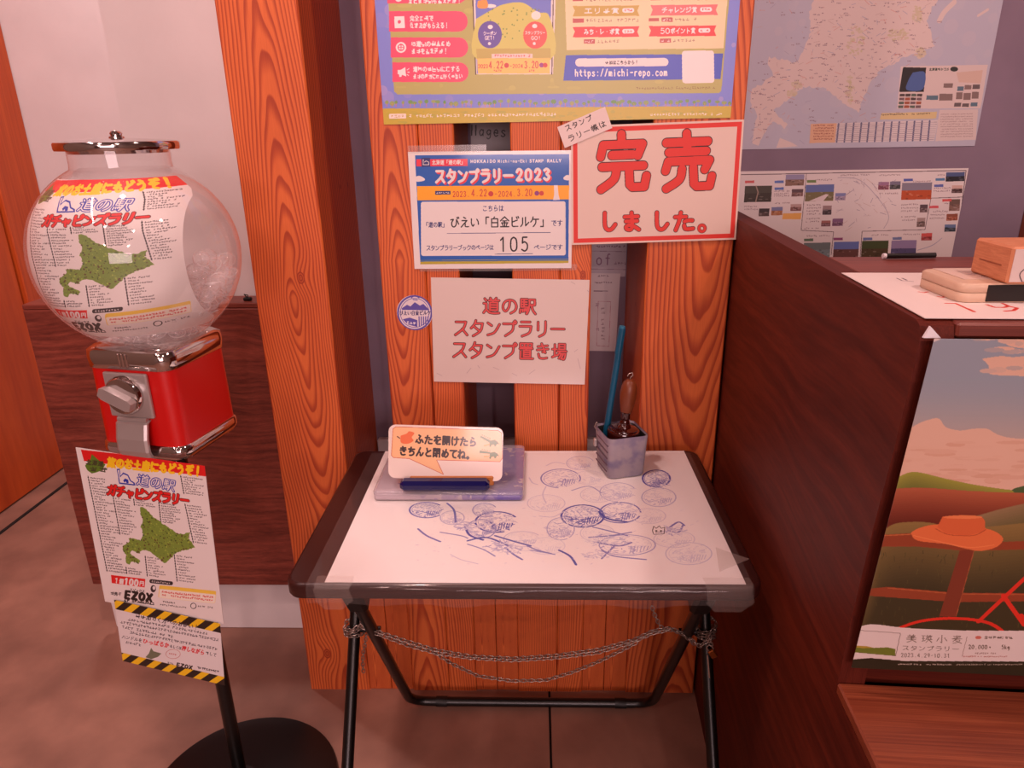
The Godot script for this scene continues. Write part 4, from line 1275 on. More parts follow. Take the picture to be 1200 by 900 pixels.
func paper_rally_poster() -> void:
	var bl := at_z(450, 146, 0.0008)
	var br := at_z(856, 138, 0.0008)
	var w := (br - bl).length()
	var h := 0.425
	var ex := (br - bl).normalized()
	var up := Vector3(-ex.y, ex.x, 0)
	var p := Print.new(self, bl + up * h, ex, -up, w, h, 1900.0, Color(0.50, 0.55, 0.86))
	var olive := Color(0.72, 0.70, 0.40)
	var pink := Color(0.93, 0.31, 0.45)
	var cream := Color(0.93, 0.86, 0.68)
	var blue := Color(0.29, 0.36, 0.78)
	# painted sky: brush patches
	for k in 260:
		var c := Color(0.50, 0.55, 0.86).lerp(Color(0.66, 0.62, 0.84), p.r.randf())
		p.dot(Vector2(p.r.randf() * w * p.den, p.r.randf() * h * p.den), p.r.randf_range(4, 22), c)
	p.poly([449, 127, 858, 124, 858, 150, 446, 150], Color(0.78, 0.70, 0.24))
	for k in 130:
		p.disc(449 + p.r.randf() * 406, 130 + p.r.randf() * 14, p.r.randf_range(1, 6), p.r.randf_range(0.6, 2), Color(0.78, 0.70, 0.24).lerp(Color(0.70, 0.68, 0.28), p.r.randf()))
	# plants along the foot
	for k in 60:
		var u := 452 + 6.8 * k + p.r.randf_range(-2, 2)
		p.disc(u, 119.5 + p.r.randf_range(-1.5, 2), p.r.randf_range(1.5, 3.2), p.r.randf_range(1.5, 2.8), Color(0.42, 0.62, 0.34).lerp(Color(0.62, 0.68, 0.42), p.r.randf()))
		p.line([u, 121, u, 125], 0.7, Color(0.85, 0.52, 0.42))
	# main olive panel
	p.poly([448, -60, 866, -60, 854, 0, 845, 106, 842, 109, 466, 110.5, 462, 107, 455, 0], olive)
	for k in 90:
		p.disc(470 + p.r.randf() * 360, p.r.randf() * 105, p.r.randf_range(2, 9), p.r.randf_range(1, 3), olive.lerp(Color(0.76, 0.74, 0.42), p.r.randf()))
	# pink tabs with icons
	var tabs := [[454, -4, 547, 8.0], [456, 25, 548, 24.0], [458, 55.5, 548.5, 23.5], [460, 84.5, 549, 23.0]]
	for k in 4:
		var t: Array = tabs[k]
		p.slab(t[0], t[1] - (0 if k else 4), t[2], t[1] - (0 if k else 4), t[3] if k else 24.0, pink, 11.0)
		p.slab(t[0], t[1] - (0 if k else 4), t[0] + 30, t[1] - (0 if k else 4), t[3] if k else 24.0, pink)
	var pw := Color(0.96, 0.93, 0.92)
	p.text("企業情報等も簡単取得!", 478, 1.0, 541, 0.5, 6.6, 1.0, pw)
	p.disc(467, 0, 3.5, 2, pw)
	p.poly([462, 19, 474, 19, 474.5, 33, 462.6, 33], pw)
	p.disc(468, 25.5, 2, 2, pink)
	p.text("完全制覇で", 480, 21.5, 508, 21.2, 6.6, 1.0, pw)
	p.text("認定証がもらえる!", 480, 30, 526, 29.6, 6.6, 1.0, pw)
	p.disc(470, 55.5, 6.2, 6.4, pw)
	p.ring(470, 55.5, 3.4, 3.6, 1.2, pink)
	p.line([467, 55.5, 473, 55.5], 0.9, pink)
	p.line([470, 52, 470, 59], 0.9, pink)
	p.text("国道等の通行止め", 482, 51.5, 528, 51.0, 6.6, 1.0, pw)
	p.text("情報を簡単取得!", 482, 60, 525, 59.6, 6.6, 1.0, pw)
	p.poly([466, 82, 470, 81.5, 475, 78.5, 476, 89.5, 471, 87.5, 470.5, 90, 468, 90, 467.5, 87, 466, 86.5], pw)
	p.line([477, 82, 479.5, 80], 0.8, pw)
	p.line([477.5, 84.5, 480, 84.5], 0.8, pw)
	p.line([477, 87, 479, 88.5], 0.8, pw)
	p.text("道路の異状等に関する", 484, 81, 539, 80.5, 6.4, 0.95, pw)
	p.text("情報の投稿にご協力ください", 484, 89.5, 542, 89.0, 6.2, 0.9, pw)
	# telephone picture
	p.poly([551, -60, 653, -60, 648, 87, 557, 87], Color(0.90, 0.86, 0.84))
	p.line([552.5, -40, 557.5, 87], 1.3, Color(0.22, 0.12, 0.12))
	p.line([649, -40, 646.5, 87], 1.0, Color(0.22, 0.12, 0.12))
	p.poly([556, -60, 647, -60, 644, 86, 559, 86], Color(0.44, 0.50, 0.82))
	p.blob([558, 22, 575, 12, 590, 5, 612, 3, 630, 14, 644, 20, 645, 70, 559, 70], Color(0.82, 0.80, 0.42))
	for k in 40:
		p.disc(572 + p.r.randf() * 60, 8 + p.r.randf() * 40, 0.9, 0.9, Color(0.52, 0.62, 0.30))
	p.disc(574.5, 7, 7, 2.2, Color(0.95, 0.92, 0.90))
	p.disc(628, 18, 5.5, 5, Color(0.95, 0.92, 0.88))
	p.blob([560, 1, 570, 0, 571, 9, 560, 9], Color(0.95, 0.62, 0.28))
	p.disc(574, 40.5, 14, 16, Color(0.40, 0.33, 0.66))
	p.disc(627, 41, 14, 16, Color(0.95, 0.36, 0.32))
	p.text("クーポン", 566, 39, 582, 38.8, 4.4, 0.7, pw)
	p.text("GET!", 568, 44.5, 580, 44.3, 4.6, 0.7, pw)
	p.disc(574.5, 31.5, 3, 2.5, pw)
	p.disc(573.5, 51, 1.8, 1.8, pw)
	p.text("スタンプラリー", 615, 38.5, 639, 38.2, 3.8, 0.55, pw)
	p.text("GO!", 622, 44.5, 634, 44.3, 4.6, 0.7, pw)
	p.disc(626.5, 30.5, 3, 2.5, pw)
	p.disc(626, 51, 1.8, 1.8, pw)
	p.poly([558, 57, 645, 56.5, 645, 70, 559, 70], Color(0.76, 0.70, 0.36))
	p.slab(576, 65.5, 624, 65.3, 5.2, Color(0.93, 0.84, 0.80))
	p.small(579, 65.5, 622, 65.3, 3.2, Color(0.80, 0.35, 0.35))
	p.poly([559, 68.5, 644.5, 68, 644, 86, 560, 86], Color(0.97, 0.80, 0.42))
	var red := Color(0.80, 0.25, 0.25)
	p.text("2023", 560, 77.6, 572, 77.4, 4.4, 0.6, red)
	p.text("4.22", 572.5, 76, 590, 75.8, 8.4, 1.0, red, 0.8)
	p.disc(593.5, 76.5, 2.8, 2.9, red)
	p.text("-2024", 597, 77.4, 613, 77.2, 4.4, 0.6, red)
	p.text("3.20", 614, 75.8, 631, 75.6, 8.4, 1.0, red, 0.8)
	p.disc(634.5, 76.2, 2.7, 2.8, Color(0.62, 0.25, 0.55))
	p.disc(638.8, 76.2, 2.7, 2.8, red)
	p.small(578, 82.5, 588, 82.4, 2.4, red)
	p.small(619, 82.5, 629, 82.4, 2.4, red)
	# prizes
	p.poly([668, -60, 858, -60, 852, 0, 847.5, 56.5, 664, 58.5, 662, 0], cream)
	for q in [[671, 749, 12.5, "エリア賞", Color(0.78, 0.66, 0.28)], [762, 841, 11.5, "チャレンジ賞", Color(0.94, 0.45, 0.45)], [671, 749, 37, "みち・レ・ポ賞", Color(0.90, 0.24, 0.25)], [760, 839, 36, "50ポイント賞", Color(0.90, 0.24, 0.25)]]:
		p.poly([q[0], q[2] - 5.5, q[1], q[2] - 6.2, q[1] - 2.5, q[2], q[1], q[2] + 6, q[0], q[2] + 6.7, q[0] + 2.5, q[2]], q[4])
		p.text(q[3], q[0] + 13, q[2] + 0.2, q[0] + 55, q[2] - 0.2, 6.6, 1.0, pw)
		p.slab(q[0] + 58, q[2] - 0.4, q[0] + 72, q[2] - 0.6, 5.4, pw, 2.4)
		p.small(q[0] + 60, q[2] - 0.4, q[0] + 70, q[2] - 0.6, 3.0, red)
		var wide: float = 78.0 if q[2] == 12.5 else 42.0
		var l: float = (q[0] if wide > 50 else q[0] + 13)
		p.slab(l, q[2] + 11.6, l + 13, q[2] + 11.4, 5.0, Color(0.75, 0.34, 0.32))
		p.small(l + 1, q[2] + 11.6, l + 12, q[2] + 11.4, 3.0, pw)
		p.small(l + 15, q[2] + 11.4, l + wide, q[2] + 11.0, 4.6, Color(0.60, 0.42, 0.32))
		p.slab(q[0], q[2] - 13.0, q[0] + 12, q[2] - 13.2, 3.6, Color(0.75, 0.34, 0.32))
		if q[2] < 20:
			p.small(q[0] + 15, q[2] - 13.0, q[0] + 72, q[2] - 13.2, 4.4, Color(0.60, 0.42, 0.32))
	# address
	p.poly([663, 64.5, 799, 63.5, 847, 62.5, 844, 92.5, 660, 94.5], blue)
	p.slab(674, 73.2, 783, 72.6, 9.6, Color(0.95, 0.90, 0.89), 4.5)
	p.text("参加はこちらから!", 709, 73.2, 748, 72.8, 4.6, 0.65, Color(0.2, 0.15, 0.2))
	p.text("https://michi-repo.com", 673, 85.2, 782, 84.4, 8.6, 1.35, pw, 0.76)
	p.slab(799, 78.5, 836.5, 78.0, 38.0, Color(0.95, 0.91, 0.90), 3.5)
	p.small(745, 103.5, 838, 102.5, 3.2, Color(0.55, 0.42, 0.25), 0.4)
	# organiser line
	p.slab(456, 136.2, 476, 135.8, 5.6, Color(0.95, 0.90, 0.86), 1.0)
	p.small(458, 136.2, 474, 135.8, 3.4, Color(0.75, 0.65, 0.35))
	p.small(479, 136.0, 652, 133.6, 4.2, pw, 0.6)
	p.small(758, 134.2, 846, 133.4, 3.6, pw, 0.5)
	sheet("rally_poster", "large blue and yellow poster with pink tabs pinned across the posts", "poster", p, 0.0006, 0.32)


func paper_page_sign() -> void:
	var p := print_on_wall(0.0016, [478, 178], [672, 176], [488, 315], 2700.0, WHITE)
	var blue := Color(0.10, 0.37, 0.72)
	var navy := Color(0.17, 0.20, 0.45)
	p.poly([486.4, 182, 667, 180.4, 666, 308, 492.6, 309.5], blue)
	p.slab(488, 190.8, 548, 190.2, 8.6, Color(0.90, 0.20, 0.28))
	p.poly([493.8, 185, 504, 185, 504.4, 195.4, 494.2, 195.6], navy)
	p.line([496, 187, 496, 193, 502.5, 193, 502.5, 190, 499.5, 188.5, 497.5, 190], 0.8, WHITE)
	p.text("北海道「道の駅」", 506, 190.4, 545, 190.0, 5.6, 0.75, WHITE)
	p.text("HOKKAIDO", 551, 189.0, 581, 188.8, 3.6, 0.85, WHITE, 0.72)
	p.text("Michi-no-Eki", 583, 188.8, 618, 188.6, 3.6, 0.75, WHITE, 0.72)
	p.text("STAMP RALLY", 620, 188.6, 658, 188.2, 3.6, 0.85, WHITE, 0.72)
	p.text("スタンプラリー", 509, 206.6, 602, 205.4, 16.5, 3.4, Color(0.88, 0.20, 0.26), 0.84, Vector2(1.6, 1.6))
	p.text("2023", 603, 204.8, 646, 204.2, 13.5, 3.6, Color(0.88, 0.20, 0.26), 0.72, Vector2(1.6, 1.6))
	p.text("スタンプラリー", 509, 206.6, 602, 205.4, 16.5, 3.0, WHITE, 0.84)
	p.text("2023", 603, 204.8, 646, 204.2, 13.5, 3.2, WHITE, 0.72)
	p.blob([487, 207, 492, 206, 498, 209.5, 496, 212, 487.5, 212.5], WHITE)
	p.blob([660, 208, 664, 205, 667.5, 206, 667, 211, 661, 210.5], WHITE)
	p.poly([488.6, 218, 667, 217, 666.6, 233.4, 489.4, 234.6], Color(0.98, 0.68, 0.12))
	p.slab(510, 225.8, 528, 225.6, 4.4, navy, 0.6)
	p.small(511, 225.8, 527, 225.6, 2.6, WHITE, 0.4)
	var red := Color(0.78, 0.22, 0.20)
	p.text("2023.", 530, 227.4, 551, 227.2, 6.6, 0.85, red, 0.78)
	p.text("4.22", 552, 226.0, 571, 225.8, 8.4, 0.95, red, 0.78)
	p.disc(575.2, 227, 3.0, 3.1, red)
	p.text("-2024.", 579, 227.2, 605, 227.0, 6.6, 0.85, red, 0.78)
	p.text("3.20", 605.5, 225.6, 624, 225.4, 8.4, 0.95, red, 0.78)
	p.disc(629, 226.4, 2.7, 2.8, Color(0.55, 0.2, 0.5))
	p.disc(634.6, 226.4, 2.7, 2.8, red)
	# pale tower at the right of the date
	p.poly([649, 217, 653.4, 217, 654.4, 228, 656, 234, 648, 234.5, 649.4, 228], WHITE)
	p.slab(493.4, 268, 662.8, 267.4, 63.4, WHITE, 2.6)
	p.text("こちらは", 565, 244, 590.5, 243.8, 7.0, 0.8, navy)
	p.text("「道の駅」", 496.5, 263.4, 524, 263.0, 6.6, 0.75, navy)
	p.text("びえい「白金ビルケ」", 527, 260.6, 644, 259.4, 12.6, 1.35, INK, 0.9)
	p.text("です", 645.5, 261.2, 659.5, 261.0, 7.4, 0.8, navy)
	p.line([524, 273.4, 645, 272.2], 0.6, navy)
	p.text("スタンプラリーブックのページは", 499.5, 290.4, 578.5, 289.6, 6.2, 0.7, navy, 0.92)
	p.text("105", 583, 286.2, 621, 285.6, 17.5, 1.7, INK, 0.72)
	p.line([580, 297.6, 624, 297.0], 0.6, navy)
	p.text("ページです", 625.5, 289.6, 659.5, 289.2, 6.2, 0.75, navy, 0.92)
	p.poly([492.4, 304.6, 666, 303.2, 666, 308, 492.6, 309.5], Color(0.72, 0.66, 0.20))
	p.poly([492.4, 305.0, 666, 303.6, 666, 305, 492.5, 306.4], Color(0.20, 0.42, 0.66))
	sheet("page_sign", "laminated blue and white sign with the page number 105 on the posts", "sign", p, 0.0008, 0.4, 0.8)
	# its clear laminate rim sticks out at the foot
	var a := at_z(492, 318, 0.0012)
	var b := at_z(676, 312, 0.0012)
	single("clear_tape", "clear tape strip along the lower rim of the blue page sign", "tape", sheet_mesh(Vector3(b.x - a.x, 0, 0), Vector3(0, -0.011, 0), Vector3(0, 0, 1), 0.0003), M.tape, Vector3((a.x + b.x) * 0.5, 1.0, 0.0015), 0.0, "clear tape strips on paper edges")
	a = at_z(478, 174, 0.0012)
	b = at_z(570, 174, 0.0012)
	single("clear_tape", "clear tape strip along the upper rim of the blue page sign", "tape", sheet_mesh(Vector3(b.x - a.x, 0, 0), Vector3(0, -0.013, 0), Vector3(0, 0, 1), 0.0003), M.tape, Vector3((a.x + b.x) * 0.5, 1.2125, 0.0026), 0.0, "clear tape strips on paper edges")


func paper_place_sign() -> void:
	var p := print_on_wall(0.0016, [505, 325], [691, 328], [509, 447], 2600.0, Color(0.87, 0.81, 0.78))
	var dark := Color(0.25, 0.10, 0.10)
	var red := Color(0.86, 0.30, 0.30)
	for pass_ in [[3.4, dark], [2.0, red]]:
		p.text("道の駅", 565, 358, 629, 359, 19.5, pass_[0], pass_[1], 0.9)
		p.text("スタンプラリー", 531, 384, 663, 385.5, 19.5, pass_[0], pass_[1], 0.9)
		p.text("スタンプ置き場", 529, 409.5, 665, 412, 19.5, pass_[0], pass_[1], 0.9)
	# scuffs and ink smears on the laminate
	for q in [[669, 330, 674, 333], [673, 412, 677, 409], [677, 420, 680, 432], [578, 430, 585, 433], [547, 437, 552, 431], [600, 437, 606, 440], [620, 438, 627, 433], [512, 437, 518, 440], [688, 340, 690, 342], [560, 428, 562, 431]]:
		p.line(q, 0.6, Color(0.74, 0.67, 0.67))
	sheet("stamp_place_sign", "white laminated sign with red outlined lettering showing where the stamps are kept", "sign", p, 0.0008, 0.38, 0.7)


func paper_sold_out() -> void:
	var p := print_on_wall(0.0034, [669, 148], [872, 140], [667, 287], 2700.0, Color(0.88, 0.795, 0.745))
	var red := Color(0.86, 0.21, 0.17)
	var dark := Color(0.20, 0.05, 0.06)
	var w := p.img.get_width()
	var h := p.img.get_height()
	var b := int(0.0036 * p.den)
	var t := int(0.0078 * p.den)
	p.img.fill_rect(Rect2i(b, b, w - 2 * b, h - 2 * b), red)
	p.img.fill_rect(Rect2i(b + t, b + t, w - 2 * (b + t), h - 2 * (b + t)), Color(0.88, 0.795, 0.745))
	for pass_ in [[11.4, dark], [9.7, red]]:
		p.text("完", 693.5, 191, 765.5, 188, 67, pass_[0], pass_[1], 0.84)
		p.text("売", 770, 190, 842, 187, 67, pass_[0], pass_[1], 0.84)
	for pass_ in [[5.6, dark], [4.3, red]]:
		p.text("し", 700, 260, 726, 259, 23, pass_[0], pass_[1], 0.84)
		p.text("ま", 727, 260, 753, 259, 23, pass_[0], pass_[1], 0.84)
		p.text("し", 761, 259.5, 787, 258.5, 23, pass_[0], pass_[1], 0.84)
		p.text("た", 787, 259.5, 815, 258.5, 23, pass_[0], pass_[1], 0.86)
		p.ring(822.5, 267.4, 3.6, 3.8, pass_[0] * 0.72, pass_[1])
	sheet("sold_out_sign", "white sign with a red border and two big red characters", "sign", p, 0.0008, 0.5)


func paper_note() -> void:
	var p := print_on_wall(0.0052, [653, 149], [709, 125], [663, 173], 2600.0, Color(0.90, 0.84, 0.82))
	p.text("スタンプ", 661.5, 151.5, 694, 137, 7.2, 0.8, INK, 0.8)
	p.text("ラリー帳は", 665, 163.5, 710, 144, 7.6, 0.8, INK, 0.82)
	sheet("handwritten_note", "small tilted handwritten slip stuck over the corner of the red bordered sign", "note", p, 0.0004, 0.6)


func paper_sticker() -> void:
	var c := at_z(486, 366.5, 0.0004)
	var rad := 0.0345
	var p := Print.new(self, c + Vector3(-rad, rad, 0), Vector3.RIGHT, Vector3.DOWN, rad * 2, rad * 2, 4200.0, Color(0.88, 0.84, 0.86))
	var ink := Color(0.36, 0.32, 0.66)
	p.ring(486, 366.5, 19.6, 19.8, 2.0, ink)
	p.ring(486, 366.5, 16.8, 17.0, 0.7, ink)
	p.poly([471, 361, 477, 357, 481, 359, 486, 354, 492, 358, 496, 356, 502, 362, 502, 363.5, 471, 363], ink)
	p.line([482, 349, 486, 346, 491, 349], 1.1, ink)
	p.line([484, 351, 489, 351.5], 1.1, ink)
	p.text("びえい白金ビルケ", 468, 366.8, 505, 366.4, 5.2, 0.75, Color(0.20, 0.17, 0.40))
	p.poly([472, 374, 480, 372, 489, 375, 489, 383, 478, 380], ink)
	for k in 5:
		p.line([491 + k * 2.6, 371, 491.4 + k * 2.5, 382 - k * 0.8], 1.3, ink)
	p.text("ミシカ", 476, 378, 488, 378.4, 4.0, 0.6, Color(0.92, 0.90, 0.92))
	var prof := PackedVector2Array()
	for k in 48:
		prof.append(Vector2.from_angle(TAU * k / 48) * rad)
	single("round_sticker", "round paper sticker with a purple-blue stamp print on the post", "sticker", extrude(prof, 0.0005, Vector2(-rad, -rad), Vector2(rad * 2, rad * 2)), print_mat(p.texture(), 0.5), c)


func paper_gap_sheets() -> void:
	# leaflets on the blue wall, seen through the gaps between the posts
	var z := WALL_Z + 0.001
	var p := print_on_wall(z, [551, 120], [600, 120], [556, 318], 1500.0, Color(0.80, 0.77, 0.78))
	p.text("ll", 550.5, 152.4, 560, 152.8, 12.5, 1.5, Color(0.13, 0.10, 0.12), 0.7)
	p.text("ages", 560, 153, 594, 154.4, 12.5, 1.1, Color(0.13, 0.10, 0.12), 0.78)
	sheet("village_leaflet", "pale printed leaflet on the blue wall seen through the gap above the page sign", "leaflet", p, 0.0004)
	p = print_on_wall(z, [690, 240], [737, 240], [690, 324], 1500.0, Color(0.74, 0.70, 0.74))
	p.text("of", 697, 303.5, 717, 304, 13.5, 1.3, Color(0.50, 0.34, 0.46), 0.7)
	p.small(719, 308, 735, 308.6, 4, Color(0.48, 0.36, 0.44), 0.5)
	p.line([690, 294, 737, 295], 0.5, Color(0.48, 0.36, 0.44))
	p.line([690, 315, 737, 316], 0.5, Color(0.48, 0.36, 0.44))
	p.small(698, 288.6, 733, 289, 3, Color(0.48, 0.36, 0.44), 0.6)
	sheet("grey_leaflet", "grey leaflet with purple letters on the blue wall in the gap by the blue pen", "leaflet", p, 0.0004)
	p = print_on_wall(z + 0.0006, [692, 320], [727, 320.5], [690, 411], 1500.0, Color(0.86, 0.82, 0.83))
	p.small(700, 323, 714, 323, 3, Color(0.5, 0.4, 0.45))
	p.small(696, 331, 717, 331, 2.6, Color(0.5, 0.4, 0.45))
	p.line([696, 341, 712, 341], 0.9, Color(0.42, 0.32, 0.38))
	p.line([701, 353, 715.5, 353.5, 713.5, 406, 699, 405, 701, 353], 0.5, Color(0.72, 0.50, 0.56))
	for k in 9:
		p.small(704, 362 + k * 4.4, 709, 362 + k * 4.4, 3, Color(0.56, 0.46, 0.50), 0.5)
	p.small(697, 357, 703, 357, 5, Color(0.60, 0.48, 0.56), 0.6)
	p.small(697, 386, 704, 386, 5, Color(0.60, 0.48, 0.56), 0.6)
	sheet("form_leaflet", "white printed form on the blue wall below the grey leaflet in the gap", "leaflet", p, 0.0004)


func paper_maps() -> void:
	var z := WALL_Z + 0.001
	# upper map, its left part behind the post
	var br := at_z(1142, 171, z)
	var w := 0.60
	var h := 0.52
	var sea := Color(0.72, 0.72, 0.78)
	var p := Print.new(self, Vector3(br.x - w, br.y + h, z), Vector3.RIGHT, Vector3.DOWN, w, h, 1900.0, sea)
	for k in 300:
		p.dot(Vector2(p.r.randf() * w * p.den, p.r.randf() * h * p.den), p.r.randf_range(6, 30), sea.lerp(Color(0.74, 0.73, 0.78), p.r.randf()))
	var land := Color(0.84, 0.775, 0.755)
	p.coast(zz([330, -160, 330, 0, 310, 60, 320, 130, 290, 200, 260, 260, 150, 235, 140, 260, 165, 310, 110, 350, 75, 370, 70, 430, 95, 480, 75, 590, 100, 600, 135, 540, 165, 500, 210, 530, 225, 515, 165, 460, 190, 440, 240, 400, 290, 360, 370, 360, 420, 400, 470, 440, 515, 465, 530, 420, 570, 330, 610, 290, 700, 240, 790, 210, 830, 190, 800, 90, 815, 30, 850, 0, 800, -60, 640, -100, 480, -160], 860, 0, 3.53), land, 6.0)
	p.poly(zz([175, 612, 190, 570, 240, 590, 265, 605], 860, 0, 3.53), land)
	p.curve(zz([850, 85, 870, 50, 910, 10], 860, 0, 3.53), 6, land)
	p.curve(zz([1010, 65, 1050, 40], 860, 0, 3.53), 3, land)
	for q in [[500, 170, 40, 60], [680, 145, 45, 25], [480, 370, 15, 60], [260, 350, 20, 15], [240, 385, 20, 12], [770, 220, 20, 20], [760, 60, 20, 40]]:
		var e := zz([q[0], q[1]], 860, 0, 3.53)
		for k in 40:
			var a := p.r.randf() * TAU
			var m := sqrt(p.r.randf())
			p.disc(e[0] + q[2] / 3.53 * m * cos(a), e[1] + q[3] / 3.53 * m * sin(a), p.r.randf_range(0.8, 2.4), p.r.randf_range(0.6, 2.0), Color(0.84, 0.775, 0.755).lerp(Color(0.76, 0.72, 0.56), p.r.randf_range(0.3, 0.8)))
	for k in 900:
		var u := 874 + p.r.randf() * 225
		var v := -20 + p.r.randf() * 185
		var q := p.at(u, v)
		if q.x < 2 or q.y < 2 or q.x >= p.img.get_width() - 2 or q.y >= p.img.get_height() - 2:
			continue
		var here := p.img.get_pixelv(Vector2i(q))
		if here.b > here.r and p.r.randf() < 0.75:
			continue
		if p.r.randf() < 0.55:
			p.small(u, v, u + p.r.randf_range(2, 6), v, 1.6, Color(0.52, 0.42, 0.47), 0.35)
		else:
			p.line([u, v, u + p.r.randf_range(-8, 8), v + p.r.randf_range(-6, 6)], 0.4, [Color(0.80, 0.55, 0.50), Color(0.74, 0.64, 0.62), Color(0.60, 0.60, 0.70)][p.r.randi() % 3])
	# inset panel of photographs
	p.poly(zz([690, 275, 1050, 268, 1020, 448, 675, 450], 860, 0, 3.53), Color(0.84, 0.78, 0.76))
	p.poly(zz([700, 278, 795, 280, 785, 380, 683, 380], 860, 0, 3.53), Color(0.17, 0.16, 0.16))
	p.blob(zz([740, 300, 790, 300, 780, 370, 715, 372, 720, 335], 860, 0, 3.53), Color(0.30, 0.40, 0.62))
	for j in 4:
		for i in 4:
			var a := 686 + i * 24 - j * 2
			var b := 388 + j * 16
			p.poly(zz([a, b, a + 21, b, a + 20, b + 11, a - 1, b + 11], 860, 0, 3.53), [Color(0.30, 0.25, 0.24), Color(0.62, 0.34, 0.24), Color(0.36, 0.40, 0.36), Color(0.45, 0.36, 0.38)][p.r.randi() % 4])
	p.text("北海道地図案内", 1088.5, 81.5, 1112, 80.8, 3.4, 0.5, Color(0.25, 0.3, 0.25))
	p.disc(1118, 81, 4.6, 2.8, Color(0.2, 0.22, 0.2))
	for q in [[868, 345, 38, 18], [797, 395, 48, 18], [850, 388, 55, 28], [925, 358, 26, 18], [955, 352, 28, 18], [988, 350, 30, 18], [920, 382, 26, 28], [950, 385, 30, 28], [985, 380, 28, 28], [912, 425, 28, 16], [945, 428, 28, 14], [980, 424, 28, 16]]:
		p.poly(zz([q[0], q[1], q[0] + q[2], q[1], q[0] + q[2] - 2, q[1] + q[3], q[0] - 2, q[1] + q[3]], 860, 0, 3.53), [Color(0.40, 0.36, 0.36), Color(0.36, 0.46, 0.52), Color(0.52, 0.44, 0.42)][p.r.randi() % 3])
	p.poly(zz([920, 300, 1030, 290, 1020, 345, 930, 340], 860, 0, 3.53), Color(0.82, 0.72, 0.66))
	p.poly(zz([610, 468, 840, 462, 836, 490, 603, 495], 860, 0, 3.53), Color(0.84, 0.76, 0.56))
	p.small(1032, 134.5, 1064, 133.6, 2, Color(0.4, 0.35, 0.3))
	p.small(1068, 133.8, 1090, 133.0, 2, Color(0.4, 0.35, 0.3))
	# index table
	p.poly(zz([318, 512, 425, 510, 418, 590, 312, 592], 860, 0, 3.53), Color(0.85, 0.68, 0.55))
	for k in 6:
		p.small(953, 147 + k * 3.2, 977, 146.8 + k * 3.2, 2, Color(0.62, 0.36, 0.30))
	p.poly(zz([425, 510, 845, 496, 828, 582, 418, 590], 860, 0, 3.53), Color(0.83, 0.79, 0.79))
	for k in 13:
		var a := 433 + k * 31.4
		p.line(zz([a, 512 - k, a - 8, 588 - k * 0.6], 860, 0, 3.53), 1.9, Color(0.40, 0.40, 0.52))
	for k in 9:
		p.line(zz([425 - k, 518 + k * 8, 840 - k * 1.6, 505 + k * 9], 860, 0, 3.53), 0.4, Color(0.60, 0.56, 0.60))
	p.poly(zz([850, 455, 1010, 452, 1000, 578, 833, 584], 860, 0, 3.53), Color(0.83, 0.77, 0.75))
	for k in 10:
		p.small(1102, 134 + k * 2.9, 1140, 133.4 + k * 2.9, 1.5, Color(0.62, 0.52, 0.52), 0.3)
	sheet("island_map", "large pale blue map of an island on the blue-grey wall", "map", p, 0.0005, 0.5)
	# lower leaflet map with photographs; it goes on below the edge of the counter
	var tr := at_z(1135, 197, z)
	w = 0.56
	h = 0.33
	p = Print.new(self, Vector3(tr.x - w, tr.y, z), Vector3.RIGHT, Vector3.DOWN, w, h, 2000.0, Color(0.87, 0.83, 0.82))
	var lu := func(a: Array) -> Array: return zz(a, 860, 160, 3.53)
	p.line(lu.call([30, 158, 960, 140, 915, 500]), 0.8, Color(0.30, 0.22, 0.24))
	p.line(lu.call([300, 152, 278, 388, 412, 394, 402, 490]), 0.6, Color(0.30, 0.22, 0.24))
	p.line(lu.call([522, 500, 530, 392, 790, 385, 815, 255, 945, 250]), 0.6, Color(0.30, 0.22, 0.24))
	var photo := func(x: float, y: float, x2: float, y2: float, sky: Color, ground: Color) -> void:
		var sl := -0.02
		p.poly(lu.call([x, y, x2, y + sl * (x2 - x), x2 - (y2 - y) * 0.07, y2 + sl * (x2 - x), x - (y2 - y) * 0.07, y2]), ground)
		var m := y + (y2 - y) * 0.45
		p.poly(lu.call([x, y, x2, y + sl * (x2 - x), x2 - (m - y) * 0.07, m + sl * (x2 - x), x - (m - y) * 0.07, m]), sky)
		for k in 10:
			var e: Array = lu.call([x + 4 + p.r.randf() * (x2 - x - 12), m + p.r.randf() * (y2 - m - 4)])
			p.disc(e[0], e[1], p.r.randf_range(0.6, 2.4), p.r.randf_range(0.4, 1.0), ground.lerp([Color.BLACK, Color.WHITE][k % 2], 0.22))
	photo.call(46, 205, 158, 272, Color(0.27, 0.25, 0.20), Color(0.22, 0.18, 0.14))
	p.line(lu.call([92, 205, 100, 230, 90, 270]), 1.4, Color(0.60, 0.52, 0.46))
	photo.call(215, 158, 292, 204, Color(0.58, 0.56, 0.68), Color(0.52, 0.40, 0.34))
	photo.call(240, 218, 287, 248, Color(0.36, 0.26, 0.28), Color(0.50, 0.36, 0.34))
	photo.call(235, 280, 280, 308, Color(0.72, 0.60, 0.58), Color(0.50, 0.32, 0.30))
	photo.call(104, 298, 147, 330, Color(0.22, 0.18, 0.18), Color(0.34, 0.26, 0.24))
	photo.call(156, 292, 202, 326, Color(0.46, 0.48, 0.64), Color(0.66, 0.42, 0.26))
	p.poly(lu.call([203, 318, 280, 316, 276, 342, 200, 342]), Color(0.90, 0.68, 0.36))
	photo.call(298, 200, 415, 268, Color(0.38, 0.44, 0.66), Color(0.46, 0.42, 0.28))
	p.poly(lu.call([310, 267, 380, 238, 392, 240, 370, 266]), Color(0.86, 0.80, 0.80))
	photo.call(420, 234, 463, 264, Color(0.50, 0.52, 0.70), Color(0.62, 0.56, 0.66))
